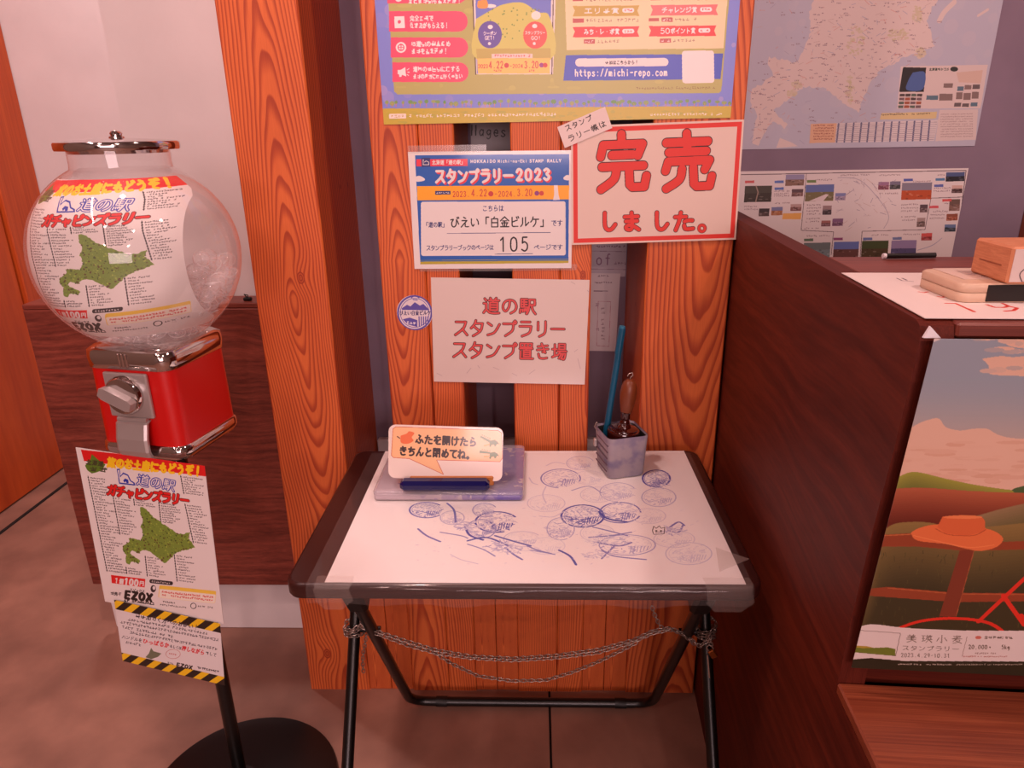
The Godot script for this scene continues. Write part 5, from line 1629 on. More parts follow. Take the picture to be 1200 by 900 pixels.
	photo.call(368, 286, 405, 324, Color(0.60, 0.50, 0.50), Color(0.30, 0.24, 0.26))
	photo.call(362, 348, 400, 372, Color(0.62, 0.40, 0.38), Color(0.46, 0.30, 0.32))
	photo.call(408, 340, 452, 370, Color(0.50, 0.36, 0.50), Color(0.46, 0.32, 0.42))
	photo.call(598, 188, 642, 220, Color(0.60, 0.44, 0.56), Color(0.52, 0.30, 0.36))
	photo.call(646, 186, 690, 218, Color(0.46, 0.44, 0.52), Color(0.26, 0.26, 0.26))
	photo.call(696, 192, 820, 262, Color(0.52, 0.50, 0.56), Color(0.72, 0.32, 0.17))
	photo.call(770, 282, 802, 314, Color(0.34, 0.28, 0.30), Color(0.44, 0.36, 0.36))
	photo.call(758, 336, 792, 374, Color(0.66, 0.58, 0.56), Color(0.46, 0.38, 0.36))
	photo.call(878, 148, 955, 186, Color(0.30, 0.36, 0.52), Color(0.15, 0.15, 0.18))
	photo.call(902, 202, 946, 234, Color(0.80, 0.68, 0.64), Color(0.30, 0.20, 0.20))
	photo.call(892, 260, 936, 308, Color(0.42, 0.34, 0.30), Color(0.52, 0.40, 0.36))
	photo.call(880, 320, 926, 348, Color(0.56, 0.32, 0.24), Color(0.64, 0.36, 0.26))
	photo.call(872, 364, 918, 394, Color(0.40, 0.48, 0.62), Color(0.22, 0.26, 0.30))
	photo.call(776, 400, 820, 430, Color(0.80, 0.34, 0.32), Color(0.62, 0.24, 0.24))
	photo.call(290, 440, 400, 505, Color(0.42, 0.46, 0.46), Color(0.46, 0.52, 0.54))
	photo.call(414, 436, 518, 505, Color(0.40, 0.46, 0.70), Color(0.40, 0.26, 0.24))
	photo.call(530, 432, 640, 505, Color(0.26, 0.30, 0.17), Color(0.30, 0.24, 0.16))
	photo.call(652, 430, 756, 505, Color(0.56, 0.50, 0.64), Color(0.32, 0.30, 0.44))
	for q in [[46, 188, Color(0.80, 0.36, 0.36)], [168, 188, Color(0.36, 0.46, 0.72)], [168, 216, Color(0.36, 0.46, 0.72)], [302, 186, Color(0.42, 0.52, 0.30)], [702, 180, Color(0.32, 0.38, 0.66)], [834, 178, Color(0.32, 0.50, 0.66)], [828, 204, Color(0.36, 0.40, 0.66)], [862, 264, Color(0.82, 0.34, 0.34)], [808, 292, Color(0.82, 0.36, 0.38)], [290, 428, Color(0.36, 0.46, 0.36)], [412, 424, Color(0.56, 0.28, 0.46)], [534, 424, Color(0.40, 0.46, 0.66)], [656, 422, Color(0.42, 0.48, 0.64)]]:
		var e: Array = lu.call([q[0], q[1], q[0] + 38, q[1] - 1])
		p.slab(e[0], e[1], e[2], e[3], 3.0, q[2])
	for q in [[165, 226, 232], [165, 236, 228], [165, 246, 230], [42, 290, 96], [42, 302, 100], [168, 276, 232], [300, 284, 360], [300, 296, 362], [300, 308, 360], [300, 320, 358], [300, 340, 356], [296, 352, 354], [290, 380, 352], [690, 282, 762], [690, 296, 764], [690, 308, 762], [690, 332, 752], [686, 346, 750], [826, 214, 896], [824, 226, 896], [814, 310, 884], [812, 324, 872], [808, 338, 870], [860, 276, 888], [600, 236, 680], [740, 186, 815], [440, 160, 560], [600, 160, 690], [300, 412, 396], [560, 408, 640], [700, 405, 770], [835, 160, 872], [336, 180, 414]]:
		var e: Array = lu.call([q[0], q[1], q[2], q[1] - (q[2] - q[0]) * 0.02])
		p.small(e[0], e[1], e[2], e[3], 2.2, Color(0.55, 0.46, 0.48), 0.35)
	for k in 60:
		var e: Array = lu.call([430 + p.r.randf() * 250, 170 + p.r.randf() * 210])
		p.line([e[0], e[1], e[0] + p.r.randf_range(-9, 9), e[1] + p.r.randf_range(-7, 7)], 0.4, [Color(0.68, 0.62, 0.66), Color(0.76, 0.66, 0.62), Color(0.50, 0.46, 0.56)][k % 3])
	p.curve(lu.call([430, 170, 520, 180, 600, 260, 640, 330, 620, 380]), 0.8, Color(0.70, 0.66, 0.70))
	p.curve(lu.call([760, 470, 820, 450, 860, 420]), 0.7, Color(0.60, 0.60, 0.70))
	sheet("photo_map_leaflet", "lower white map leaflet with many small photographs on the blue-grey wall", "map", p, 0.0005, 0.5)


# ------------------------------------------------------------------ flyers of the capsule machine
func paper_flyers() -> void:
	var turn := deg_to_rad(-10.0)
	var b := Basis(Vector3.UP, turn)
	var n := b * Vector3(0, 0, 1)
	var p0 := Vector3(-0.588, 0.78, 0.28) + b * Vector3(0, 0, 0.088)
	var tl := on_plane(89, 524, p0, n)
	var tr := on_plane(240, 546, p0, n)
	var bl := on_plane(126, 705, p0, n)
	var p := Print.new(self, tl, tr - tl, bl - tl, (tr - tl).length(), (bl - tl).length() * 1.0, 3600.0, WHITE)
	var z := func(a: Array) -> Array: return zz(a, 60, 500, 3.75)
	var red := Color(0.86, 0.09, 0.10)
	p.poly(z.call([132, 100, 676, 160, 682, 218, 146, 150]), red)
	p.text("旅のお土産にもどうぞ!", 126, 541.5, 237, 552.5, 11.5, 2.6, Color(0.98, 0.80, 0.10), 0.9)
	p.poly(z.call([180, 120, 215, 150, 240, 165, 225, 190, 200, 200, 180, 205, 160, 190, 150, 170, 172, 150]), Color(0.36, 0.50, 0.14))
	p.text("北海道", 101, 541, 122, 543.5, 6.6, 1.0, Color(0.24, 0.24, 0.14))
	p.text("限定", 104, 548.5, 127, 551, 6.0, 1.0, Color(0.24, 0.24, 0.14))
	var blue := Color(0.12, 0.20, 0.66)
	p.poly(z.call([290, 185, 303, 183, 306, 215, 318, 200, 340, 210, 352, 235, 368, 245, 372, 258, 300, 250]), blue)
	p.poly(z.call([294, 190, 300, 189, 304, 222, 319, 207, 337, 215, 348, 238, 362, 247, 364, 252, 304, 244]), WHITE)
	p.poly(z.call([318, 236, 326, 226, 340, 232, 342, 248, 332, 247, 330, 238, 324, 245]), blue)
	for pass_ in [[3.0, blue], [1.1, WHITE]]:
		p.text("道の駅", 160.5, 561.5, 206, 569.5, 13.5, pass_[0], pass_[1], 0.88)
	for pass_ in [[3.6, Color(0.30, 0.02, 0.02)], [2.4, Color(0.88, 0.12, 0.12)]]:
		p.text("ガチャピンズラリー", 126, 573.5, 222, 586.5, 11.8, pass_[0], pass_[1], 0.9)
	# lists of places in small print
	for q in [[103.5, 557.5, 126, 669.5, 36, 24], [212, 557, 216, 578.5, 8, 24], [133, 582, 141, 626, 14, 22], [157, 584, 158, 592, 3, 24], [186.5, 588, 189, 612, 9, 24], [217, 590, 227, 636, 15, 22], [148, 664, 149, 672, 3, 22], [170.5, 651, 173, 675, 8, 24], [204.5, 649, 208, 681, 10, 24]]:
		p.line([q[0], q[1], q[2], q[3]], 0.8, Color(0.25, 0.2, 0.22))
		for k in q[4]:
			var t: float = (k + 0.5) / float(q[4])
			var u := lerpf(q[0], q[2], t)
			var v := lerpf(q[1], q[3], t)
			p.disc(u, v, 0.8, 0.8, Color(0.12, 0.1, 0.12))
			var len_: float = p.r.randf_range(0.4, 1.0) * q[5]
			p.small(u + 2, v + 0.3, u + 2 + len_, v + 0.3 + len_ * 0.13, 1.9, Color(0.22, 0.18, 0.20), 0.42)
	var isle := [395, 350, 415, 360, 450, 395, 500, 430, 560, 470, 590, 470, 612, 462, 605, 490, 635, 530, 600, 540, 575, 545, 540, 560, 515, 590, 500, 600, 470, 575, 430, 545, 400, 540, 385, 555, 360, 545, 345, 555, 365, 570, 395, 590, 385, 600, 355, 590, 345, 605, 330, 595, 330, 560, 315, 540, 320, 520, 345, 505, 340, 488, 370, 490, 395, 500, 405, 470, 395, 440, 405, 410, 392, 380]
	var shape := p.coast(z.call(isle), Color(0.46, 0.58, 0.22), 5.0)
	for k in 900:
		var e: Array = z.call([310 + p.r.randf() * 330, 350 + p.r.randf() * 255])
		var q := p.at(e[0], e[1])
		if Geometry2D.is_point_in_polygon(q, shape):
			p.dot(q, p.r.randf_range(2.0, 6.0), [Color(0.26, 0.33, 0.12), Color(0.60, 0.70, 0.28), Color(0.36, 0.27, 0.14), Color(0.52, 0.62, 0.22)][k % 4])
	p.poly(z.call([264, 650, 415, 668, 412, 705, 268, 686]), red)
	p.text("1個", 134, 679.5, 145.5, 681.2, 6.0, 1.1, WHITE, 0.8)
	p.text("100", 145.5, 680.6, 163, 683.0, 7.6, 1.9, WHITE, 0.74)
	p.text("円", 163.5, 683.0, 169.5, 683.8, 5.8, 1.0, WHITE)
	p.slab(175.5, 680.4, 203, 683.4, 4.6, Color(0.16, 0.14, 0.15), 2.0)
	p.small(178, 680.8, 200, 683.2, 2.4, WHITE, 0.4)
	p.disc(180, 689.5, 3.2, 4.2, Color(0.2, 0.16, 0.18))
	p.disc(180.8, 688.6, 1.7, 2.2, WHITE)
	p.slab(186.5, 692.5, 253, 699.5, 14.5, Color(0.94, 0.80, 0.30), 1.5)
	p.slab(187, 694.6, 252.5, 701.4, 10.2, Color(0.95, 0.92, 0.86), 1.2)
	p.small(190, 693, 250, 699.4, 2.6, Color(0.82, 0.24, 0.20), 0.6)
	p.small(190, 696.8, 250, 703.2, 2.6, Color(0.82, 0.24, 0.20), 0.5)
	p.text("販売元", 129.5, 694.5, 143, 696.4, 4.2, 0.6, INK)
	p.text("エゾックス", 152.5, 690.4, 170, 692.6, 2.8, 0.5, INK)
	p.text("EZOX", 145.5, 696.2, 179.5, 700.4, 9.0, 3.0, Color(0.10, 0.08, 0.08), 0.72)
	p.small(146, 703.0, 181, 707.2, 3.0, INK, 0.9)
	p.small(189, 704.4, 208, 706.4, 2.2, INK)
	p.small(188, 708, 219, 711.6, 2.2, INK, 0.4)
	p.ring(227, 709.6, 3.2, 3.2, 0.8, INK)
	p.small(232, 709.6, 250, 711.6, 2.2, INK, 0.4)
	sheet("flyer", "laminated capsule flyer with a green island map hanging below the red machine body", "flyer", p, 0.0008, 0.4, 0.6)
	var flyer_tex := p.texture()
	# the small caution sheet below, taped over the foot of the flyer
	p0 += n * 0.003
	tl = on_plane(134, 703, p0, n)
	tr = on_plane(258, 731, p0, n)
	bl = on_plane(143, 774, p0, n)
	p = Print.new(self, tl, tr - tl, bl - tl, (tr - tl).length(), (bl - tl).length(), 3000.0, Color(0.90, 0.88, 0.88))
	var w := p.img.get_width()
	var h := p.img.get_height()
	var band := int(h * 0.145)
	for y0 in [0, h - band]:
		p.img.fill_rect(Rect2i(0, y0, w, band), Color(0.95, 0.78, 0.08))
		for k in range(-1, 10):
			var x := k * band * 1.62
			p.fill(PackedVector2Array([Vector2(x + band, y0), Vector2(x + band * 1.85, y0), Vector2(x + band * 0.85, y0 + band), Vector2(x, y0 + band)]), Color(0.10, 0.08, 0.07))
	var grey := Color(0.22, 0.20, 0.24)
	p.text("御参加頂く方へのお願い!", 159, 721, 233, 735, 5.4, 0.75, grey)
	p.small(150, 725.4, 244, 742.4, 3.6, grey, 0.55)
	p.small(141, 728.6, 256, 749.6, 3.6, grey, 0.55)
	p.small(143, 734, 207, 746.4, 3.6, grey, 0.55)
	p.small(149, 739.6, 255, 760.6, 3.6, grey, 0.55)
	p.text("ハンドルを", 143, 745.4, 167, 750.4, 4.2, 0.5, grey)
	p.text("ひっぱるか", 167.5, 750.2, 199, 756.4, 5.6, 0.9, Color(0.85, 0.16, 0.20))
	p.text("もしくは", 199, 756.6, 213, 759.4, 3.6, 0.5, grey)
	p.text("押しながら", 213, 758.8, 240, 764.6, 5.6, 0.9, Color(0.85, 0.16, 0.20))
	p.text("回して", 240.5, 764.4, 254, 767.4, 4.2, 0.5, grey)
	p.small(148, 752, 170, 756.6, 3.6, grey, 0.55)
	p.poly(zz([440, 370, 450, 385, 485, 395, 470, 410, 440, 420, 415, 412, 430, 395], 60, 660, 3.75), Color(0.42, 0.46, 0.36))
	p.ring(203, 766, 8.4, 5.4, 0.5, Color(0.75, 0.45, 0.42))
	p.small(198, 765.5, 207, 767.2, 2.4, Color(0.75, 0.35, 0.35))
	p.text("EZOX", 206.5, 778.2, 226, 782.2, 4.4, 1.4, Color(0.12, 0.1, 0.1), 0.72)
	p.small(196, 776, 204, 777.6, 2.6, grey)
	p.small(231, 781.6, 257, 786.6, 2.6, grey, 0.7)
	sheet("caution_flyer", "small notice with yellow and black hazard stripes taped below the capsule flyer", "flyer", p, 0.0006, 0.4, 0.5)
	paper_in_globe(flyer_tex)


# the same flyer curled against the inside of the globe
func paper_in_globe(tex: Texture2D) -> void:
	var st := begin()
	st.set_smooth_group(0)
	var c := Vector3(-0.588, 1.078, 0.28)
	var nu := 20
	var nv := 24
	var grid := []
	for j in nv + 1:
		var row := []
		var y := lerpf(0.111, -0.101, float(j) / nv)
		var bowl := 0.1425 * sqrt(1.0 - pow(y / (0.142 if y < 0.0 else 0.138), 2)) - 0.0035
		for i in nu + 1:
			# nearly flat across, pressed against the bowl wherever the bowl is nearer
			var x := minf(0.105, bowl * 0.985) * lerpf(-1.0, 1.0, float(i) / nu)
			var z := minf(0.124 - 2.6 * x * x, sqrt(maxf(bowl * bowl - x * x, 0.0)))
			row.append(Basis(Vector3.UP, deg_to_rad(3.0)) * Vector3(x, y, z))
		grid.append(row)
	for j in nv:
		for i in nu:
			var uv := [Vector2(float(i) / nu, float(j) / nv), Vector2(float(i + 1) / nu, float(j) / nv), Vector2(float(i + 1) / nu, float(j + 1) / nv), Vector2(float(i) / nu, float(j + 1) / nv)]
			quad(st, grid[j][i], grid[j][i + 1], grid[j + 1][i + 1], grid[j + 1][i], grid[j][i] * Vector3(1, 0, 1), uv)
			var back := [grid[j][i], grid[j][i + 1], grid[j + 1][i + 1], grid[j + 1][i]]
			for k in 4:
				back[k] = back[k] * Vector3(0.996, 1, 0.996)
			quad(st, back[0], back[1], back[2], back[3], -back[0] * Vector3(1, 0, 1), [Vector2(0.5, 0.9), Vector2(0.5, 0.9), Vector2(0.5, 0.9), Vector2(0.5, 0.9)])
	st.generate_normals()
	single("globe_flyer", "capsule flyer with a green island map curled inside the clear globe", "flyer", st.commit(), print_mat(tex, 0.5), c)


# ------------------------------------------------------------------ things on the table
func build_table_things() -> void:
	table_sheet()
	table_film()
	ink_case()
	pen_tin()
	chain_and_tags()


func table_sheet() -> void:
	var y := TABLE_Y + 0.0002
	var tl := at_y(452, 528, y)
	var br := at_y(865, 685, y)
	var w := 0.594
	var h := 0.435
	var o := Vector3(tl.x + 0.0, y, tl.z + 0.004)
	var paper := Color(0.93, 0.92, 0.91)
	var p := Print.new(self, o, Vector3.RIGHT, Vector3(0, 0, 1), w, h, 2300.0, paper)
	var ink := Color(0.20, 0.22, 0.62)
	var g := p.r
	# rubber stamp prints of many hands: place, size, strength
	var prints := [[682.7, 605, 25, 13, 0.95], [726.7, 601, 24, 12, 0.7], [657, 561, 23, 11, 0.55], [680, 543, 16, 8, 0.22], [724, 577, 21, 11, 0.3], [772, 583, 20, 11, 0.3], [769, 561, 16, 10, 0.85], [657, 620, 16, 13, 0.35], [735, 639, 33, 12, 0.4], [807, 649, 27, 13, 0.22], [700, 580, 20, 9, 0.15], [640, 590, 22, 10, 0.15], [500, 598, 20, 9, 0.7], [582, 612, 25, 12, 0.95], [564, 620, 17, 11, 0.5], [568, 598, 14, 8, 0.4], [612, 632, 22, 9, 0.22], [760, 605, 20, 9, 0.15], [690, 560, 18, 8, 0.12], [640, 640, 22, 10, 0.12], [700, 625, 20, 10, 0.15], [530, 607, 14, 8, 0.3], [790, 632, 24, 10, 0.15]]
	for q in prints:
		var c := paper.lerp(ink, q[4])
		p.ring(q[0], q[1], q[2], q[3], 1.0 + q[4] * 1.5, c, g.randf_range(0, 2), g.randf_range(5.5, 8.0))
		p.ring(q[0], q[1], q[2] * 0.86, q[3] * 0.86, 0.4, c, g.randf_range(0, 2), g.randf_range(4, 7))
		for k in int(110 * (0.3 + q[4])):
			var a := g.randf() * TAU
			var m := sqrt(g.randf()) * 0.84
			var u: float = q[0] + q[2] * m * cos(a)
			var v: float = q[1] + q[3] * m * sin(a)
			var low := sin(a) * m > -0.1 + g.randf() * 0.4
			var cc := paper.lerp(ink, q[4] * (g.randf_range(0.4, 1.0) if low else g.randf_range(0.1, 0.4)))
			p.line([u, v, u + g.randf_range(-5, 5), v + g.randf_range(-2, 2)], g.randf_range(0.7, 2.0), cc)
		# the birch trunks at the foot of the motif
		for k in 6:
			var u: float = q[0] + q[2] * (0.15 + k * 0.12)
			p.line([u, q[1] + q[3] * 0.1, u - 2, q[1] + q[3] * (0.8 - k * 0.06)], 0.9, c)
	# long rubbed strokes
	for q in [[490, 620, 500, 628, 516, 635, 0.7], [516, 624, 540, 628, 548, 631, 0.5], [548, 634, 570, 630, 596, 640, 0.85], [580, 628, 600, 634, 622, 640, 0.8], [592, 642, 602, 650, 612, 656, 0.7], [548, 638, 566, 644, 580, 652, 0.5], [524, 590, 532, 598, 534, 612, 0.7], [545, 615, 550, 627, 566, 633, 0.9], [528, 650, 540, 656, 560, 661, 0.2], [622, 645, 640, 648, 650, 650, 0.5], [655, 645, 668, 652, 675, 662, 0.9], [618, 640, 630, 645, 646, 649, 0.6], [695, 618, 712, 622, 735, 628, 0.6], [690, 630, 715, 628, 740, 624, 0.6], [700, 636, 725, 640, 740, 636, 0.7], [705, 645, 720, 652, 757, 656, 0.6], [705, 655, 712, 648, 720, 640, 0.6], [640, 546, 650, 542, 662, 544, 0.2], [670, 575, 690, 570, 705, 578, 0.4], [702, 600, 712, 608, 735, 612, 0.95], [785, 618, 795, 612, 802, 616, 0.7], [783, 622, 795, 624, 800, 616, 0.6], [640, 570, 636, 580, 640, 590, 0.2], [632, 605, 648, 606, 660, 600, 0.2], [620, 560, 624, 566, 630, 568, 0.2]]:
		p.curve([q[0], q[1], q[2], q[3], q[4], q[5]], 0.9 + q[6] * 2.2, paper.lerp(ink, q[6]))
	# smeared ink where hands dragged the stamp
	for q in [[600, 645, 22, 5, 0.35], [655, 622, 15, 9, 0.4], [710, 634, 26, 7, 0.35], [545, 617, 12, 5, 0.5], [585, 640, 14, 5, 0.5], [724, 577, 18, 8, 0.22], [790, 622, 12, 5, 0.35], [700, 650, 20, 5, 0.3], [806, 650, 18, 8, 0.16], [772, 566, 12, 6, 0.5]]:
		for k in 46:
			var a := g.randf() * TAU
			var m := sqrt(g.randf())
			var u: float = q[0] + q[2] * m * cos(a)
			var v: float = q[1] + q[3] * m * sin(a)
			p.line([u, v, u + g.randf_range(-7, 7), v + g.randf_range(-2.4, 2.4)], g.randf_range(0.6, 1.8), paper.lerp(ink, q[4] * g.randf_range(0.3, 1.0)))
	for k in 130:
		var u := g.randf_range(480, 830)
		var v := g.randf_range(595, 662)
		p.line([u, v, u + g.randf_range(-4, 4), v + g.randf_range(-1.5, 1.5)], 0.5, paper.lerp(ink, g.randf_range(0.05, 0.4)))
	# little black crown-like print
	p.line([764.5, 622, 766, 617, 769, 619.5, 772.5, 616.5, 775, 619.5, 779, 618, 778, 626, 766, 626.5, 764.5, 622], 0.9, Color(0.16, 0.13, 0.16))
	p.disc(769, 622.5, 1.3, 1, Color(0.16, 0.13, 0.16))
	p.disc(774.5, 622.5, 1.3, 1, Color(0.16, 0.13, 0.16))
	p.line([768, 625, 772, 623.6, 776, 625], 0.7, Color(0.16, 0.13, 0.16))
	sheet("table_paper", "large white sheet covered in purple-blue stamp test prints on the folding table", "paper", p, 0.0005, 0.55)


func table_film() -> void:
	# clear vinyl cover that hangs over the front edge of the table and is held with tape
	var x0 := -0.326
	var x1 := 0.302
	var z0 := 0.05
	var zf := 0.4815
	var y := TABLE_Y + 0.0016
	var st := begin()
	st.set_smooth_group(0)
	var row := [Vector2(z0, y), Vector2(zf - 0.006, y), Vector2(zf + 0.0006, y - 0.0022), Vector2(zf + 0.0036, y - 0.0075), Vector2(zf + 0.0042, y - 0.02), Vector2(zf + 0.0038, y - 0.030)]
	var n := 40
	for i in row.size() - 1:
		for k in n:
			var q := []
			for c in [[0, 0], [1, 0], [1, 1], [0, 1]]:
				var t := float(k + c[0]) / n
				var r: Vector2 = row[i + c[1]]
				var sag: float = (0.0016 * sin(t * 31.0) + 0.0012 * sin(t * 13.0 + 1.0)) if i + c[1] >= 4 else 0.0
				q.append(Vector3(lerpf(x0, x1, t), r.y + sag * 1.4, r.x + absf(sag)))
			quad(st, q[0], q[1], q[2], q[3], Vector3(0, 1, 0.6))
	st.generate_normals()
	single("vinyl_cover", "clear vinyl sheet over the table paper hanging over the front edge", "cover", st.commit(), M.film)
	# crumpled tape at the two front corners
	for q in [["clear tape wrapped over the table corner by the capsule machine", -0.315, -0.262], ["torn clear tape hanging from the table corner by the booth", 0.235, 0.30]]:
		var tp := begin()
		tp.set_smooth_group(-1)
		var prof := [Vector3(0, TABLE_Y + 0.0024, 0.462), Vector3(0, TABLE_Y + 0.0022, 0.4785), Vector3(0, TABLE_Y - 0.002, 0.4872), Vector3(0, TABLE_Y - 0.02, 0.4880), Vector3(0, TABLE_Y - 0.036, 0.4882)]
		for i in prof.size() - 1:
			var wob := [0.0, 0.002, -0.002, 0.003, -0.014]
			quad(tp, prof[i] + Vector3(q[1], 0, 0), prof[i] + Vector3(q[2] + wob[i], 0, 0), prof[i + 1] + Vector3(q[2] + wob[i + 1], 0, 0), prof[i + 1] + Vector3(q[1] + absf(wob[i + 1]), 0, 0), Vector3(0, 1, 1))
		tp.generate_normals()
		single("corner_tape", q[0], "tape", tp.commit(), M.tape, Vector3.ZERO, 0.0, "tape on the table corners")
	var a := at_y(866, 628, TABLE_Y)
	single("corner_tape", "triangular clear tape scrap on the table edge by the booth", "tape", extrude(PackedVector2Array([Vector2(-0.03, -0.028), Vector2(0.022, 0.004), Vector2(-0.02, 0.034)]), 0.0004), M.tape, Vector3(0.292, TABLE_Y + 0.0024, 0.42), 0.0, "tape on the table corners").rotation = Vector3(-PI / 2, 0, 0)


func ink_case() -> void:
	var x0 := -0.281
	var x1 := -0.022
	var z0 := 0.052
	var z1 := 0.243
	var c := Vector3((x0 + x1) * 0.5, TABLE_Y + 0.0018, (z0 + z1) * 0.5)
	var t := thing("ink_pad_case", "clear plastic ink pad case stained purple with a dark blue bar in front", "ink pad", c)
	var w := x1 - x0
	var d := z1 - z0
	# pale translucent tray, soaked with purple ink towards one side
	var tp := Print.new(self, Vector3(x0, TABLE_Y + 0.014, z0), Vector3.RIGHT, Vector3(0, 0, 1), w, d, 1400.0, Color(0.74, 0.69, 0.71))
	for k in 900:
		var u := tp.r.randf()
		var soak := clampf(u * 1.5 - 0.45 + tp.r.randf_range(-0.25, 0.2), 0.0, 1.0)
		var px_ := Vector2(u * w, tp.r.randf() * d) * tp.den
		tp.dot(px_, tp.r.randf_range(4, 16), Color(0.74, 0.69, 0.71).lerp(Color(0.30, 0.26, 0.60), soak * 0.85))
	for k in 24:
		var px_ := Vector2(tp.r.randf_range(0.1, 0.4) * w, tp.r.randf_range(0.55, 0.8) * d) * tp.den
		tp.stroke(PackedVector2Array([px_, px_ + Vector2(tp.r.randf_range(-30, 30), tp.r.randf_range(-4, 4))]), 4.0, Color(0.40, 0.34, 0.60))
	var tray := print_mat(tp.texture(), 0.25)
	tray.uv1_triplanar = true
	tray.texture_repeat = true
	tray.uv1_scale = Vector3(1.0 / w, 1.0 / w, 1.0 / d)
	tray.uv1_offset = Vector3(0.5, 0.5, 0.5)
	part(t, "tray", skin(rect_rings([[0.0, -0.004], [0.0015, -0.001], [0.003, 0.0], [0.011, 0.0], [0.012, -0.0015]], w, d, 0.006)), tray)
	part(t, "clear_lid", skin(rect_rings([[0.0118, 0.0005], [0.016, 0.0005], [0.0185, -0.002], [0.0195, -0.006]], w, d, 0.007)), clear_mat(Color(0.9, 0.9, 0.95), 0.22, 0.12))
	var bar_mat := flat_mat(Color(0.035, 0.035, 0.30), 0.16)
	var a := at_y(470, 571, TABLE_Y + 0.024)
	var b := at_y(574, 570, TABLE_Y + 0.024)
	var bar := moved(box(Vector3((b.x - a.x), 0.019, 0.024), 0.006), Vector3.ZERO)
	part(t, "handle_bar", bar, bar_mat, Vector3((a.x + b.x) * 0.5 - c.x, 0.0292, a.z + 0.003 - c.z))
	# speech-bubble board standing on the case
	var zb := a.z - 0.016
	var lean := deg_to_rad(-14.0)
	var n := Basis(Vector3(1, 0, 0), lean) * Vector3(0, 0, 1)
	var p0 := Vector3(0, TABLE_Y + 0.036, zb)
	var tl := on_plane(456, 497, p0, n)
	var tr := on_plane(590, 501, p0, n)
	var bl := on_plane(455, 558, p0, n)
	var ex := (tr - tl).normalized()
	var p := Print.new(self, tl, tr - tl, bl - tl, (tr - tl).length(), (bl - tl).length() * 1.02, 3600.0, Color(0.93, 0.87, 0.83))
	var peach := Color(0.96, 0.76, 0.56)
	var rim := Color(0.80, 0.40, 0.28)
	var z := func(q: Array) -> Array: return zz(q, 420, 480, 5.0)
	var bubble := [205, 110, 222, 98, 820, 120, 840, 135, 845, 280, 830, 302, 460, 292, 500, 376, 300, 284, 208, 278, 196, 265]
	p.poly(z.call(bubble), peach)
	var outline: Array = z.call(bubble)
	outline.append_array([outline[0], outline[1]])
	p.line(outline, 0.7, rim)
	var dark := Color(0.22, 0.15, 0.16)
	p.text("ふたを開けたら", 487, 514, 559.5, 517.5, 10.6, 2.0, dark, 0.9)
	p.text("きちんと閉めてね。", 468, 527.5, 556, 532.5, 10.6, 2.0, dark, 0.9)
	p.blob(z.call([250, 150, 285, 138, 300, 125, 330, 135, 315, 160, 325, 180, 290, 198, 252, 190]), Color(0.92, 0.46, 0.26))
	p.line(z.call([230, 155, 245, 165]), 1.2, Color(0.35, 0.2, 0.2))
	# two green crocodiles, jaws open
	for dy in [0.0, 70.0]:
		var green := Color(0.36, 0.44, 0.20)
		p.poly(z.call([770, 180 + dy, 800, 175 + dy, 815, 185 + dy, 825, 200 + dy, 812, 198 + dy, 806, 212 + dy, 798, 212 + dy, 795, 202 + dy, 780, 204 + dy, 776, 216 + dy, 768, 214 + dy, 768, 198 + dy]), green)
		if dy == 0.0:
			p.poly(z.call([718, 150, 775, 178, 772, 192, 714, 160]), green)
		else:
			p.poly(z.call([712, 236, 774, 246, 772, 256, 710, 252]), green)
		p.poly(z.call([735, 205 + dy * 0.9, 772, 196 + dy, 770, 204 + dy, 738, 214 + dy * 0.9]), Color(0.95, 0.66, 0.36))
		for k in 5:
			var u := 722 + k * 11
			var v: float = 148 + k * 5 if dy == 0.0 else 232 + k * 2
			p.poly(z.call([u, v, u + 5, v - 6, u + 9, v + 4]), green)
	var w2 := p.wide
	var h2 := p.tall
	var board := extrude(round_rect(w2, h2, 0.012), 0.004, Vector2(-w2 / 2, -h2 / 2), Vector2(w2, h2))
	var mid := p.o + p.ex * w2 * 0.5 + p.ey * h2 * 0.5
	var sign_ := part(t, "lid_sign", moved(board, Vector3.ZERO, Basis(p.ex, -p.ey, p.ex.cross(-p.ey))), print_mat(p.texture(), 0.3, 1.0), mid - c)
	sign_.set_meta("label", "rounded board with an orange speech bubble")
	part(t, "sign_block", box(Vector3(0.146, 0.018, 0.014), 0.002), flat_mat(Color(0.74, 0.46, 0.20), 0.5), Vector3(mid.x - c.x + 0.010, 0.0285, zb - 0.001 - c.z))


func rect_rings(levels: Array, w: float, d: float, r: float) -> Array:
	var rings := []
	for e in levels:
		var ring := []
		for p in round_rect(w + 2 * e[1], d + 2 * e[1], r, 3):
			ring.append(Vector3(p.x, e[0], -p.y))
		rings.append(ring)
	return rings


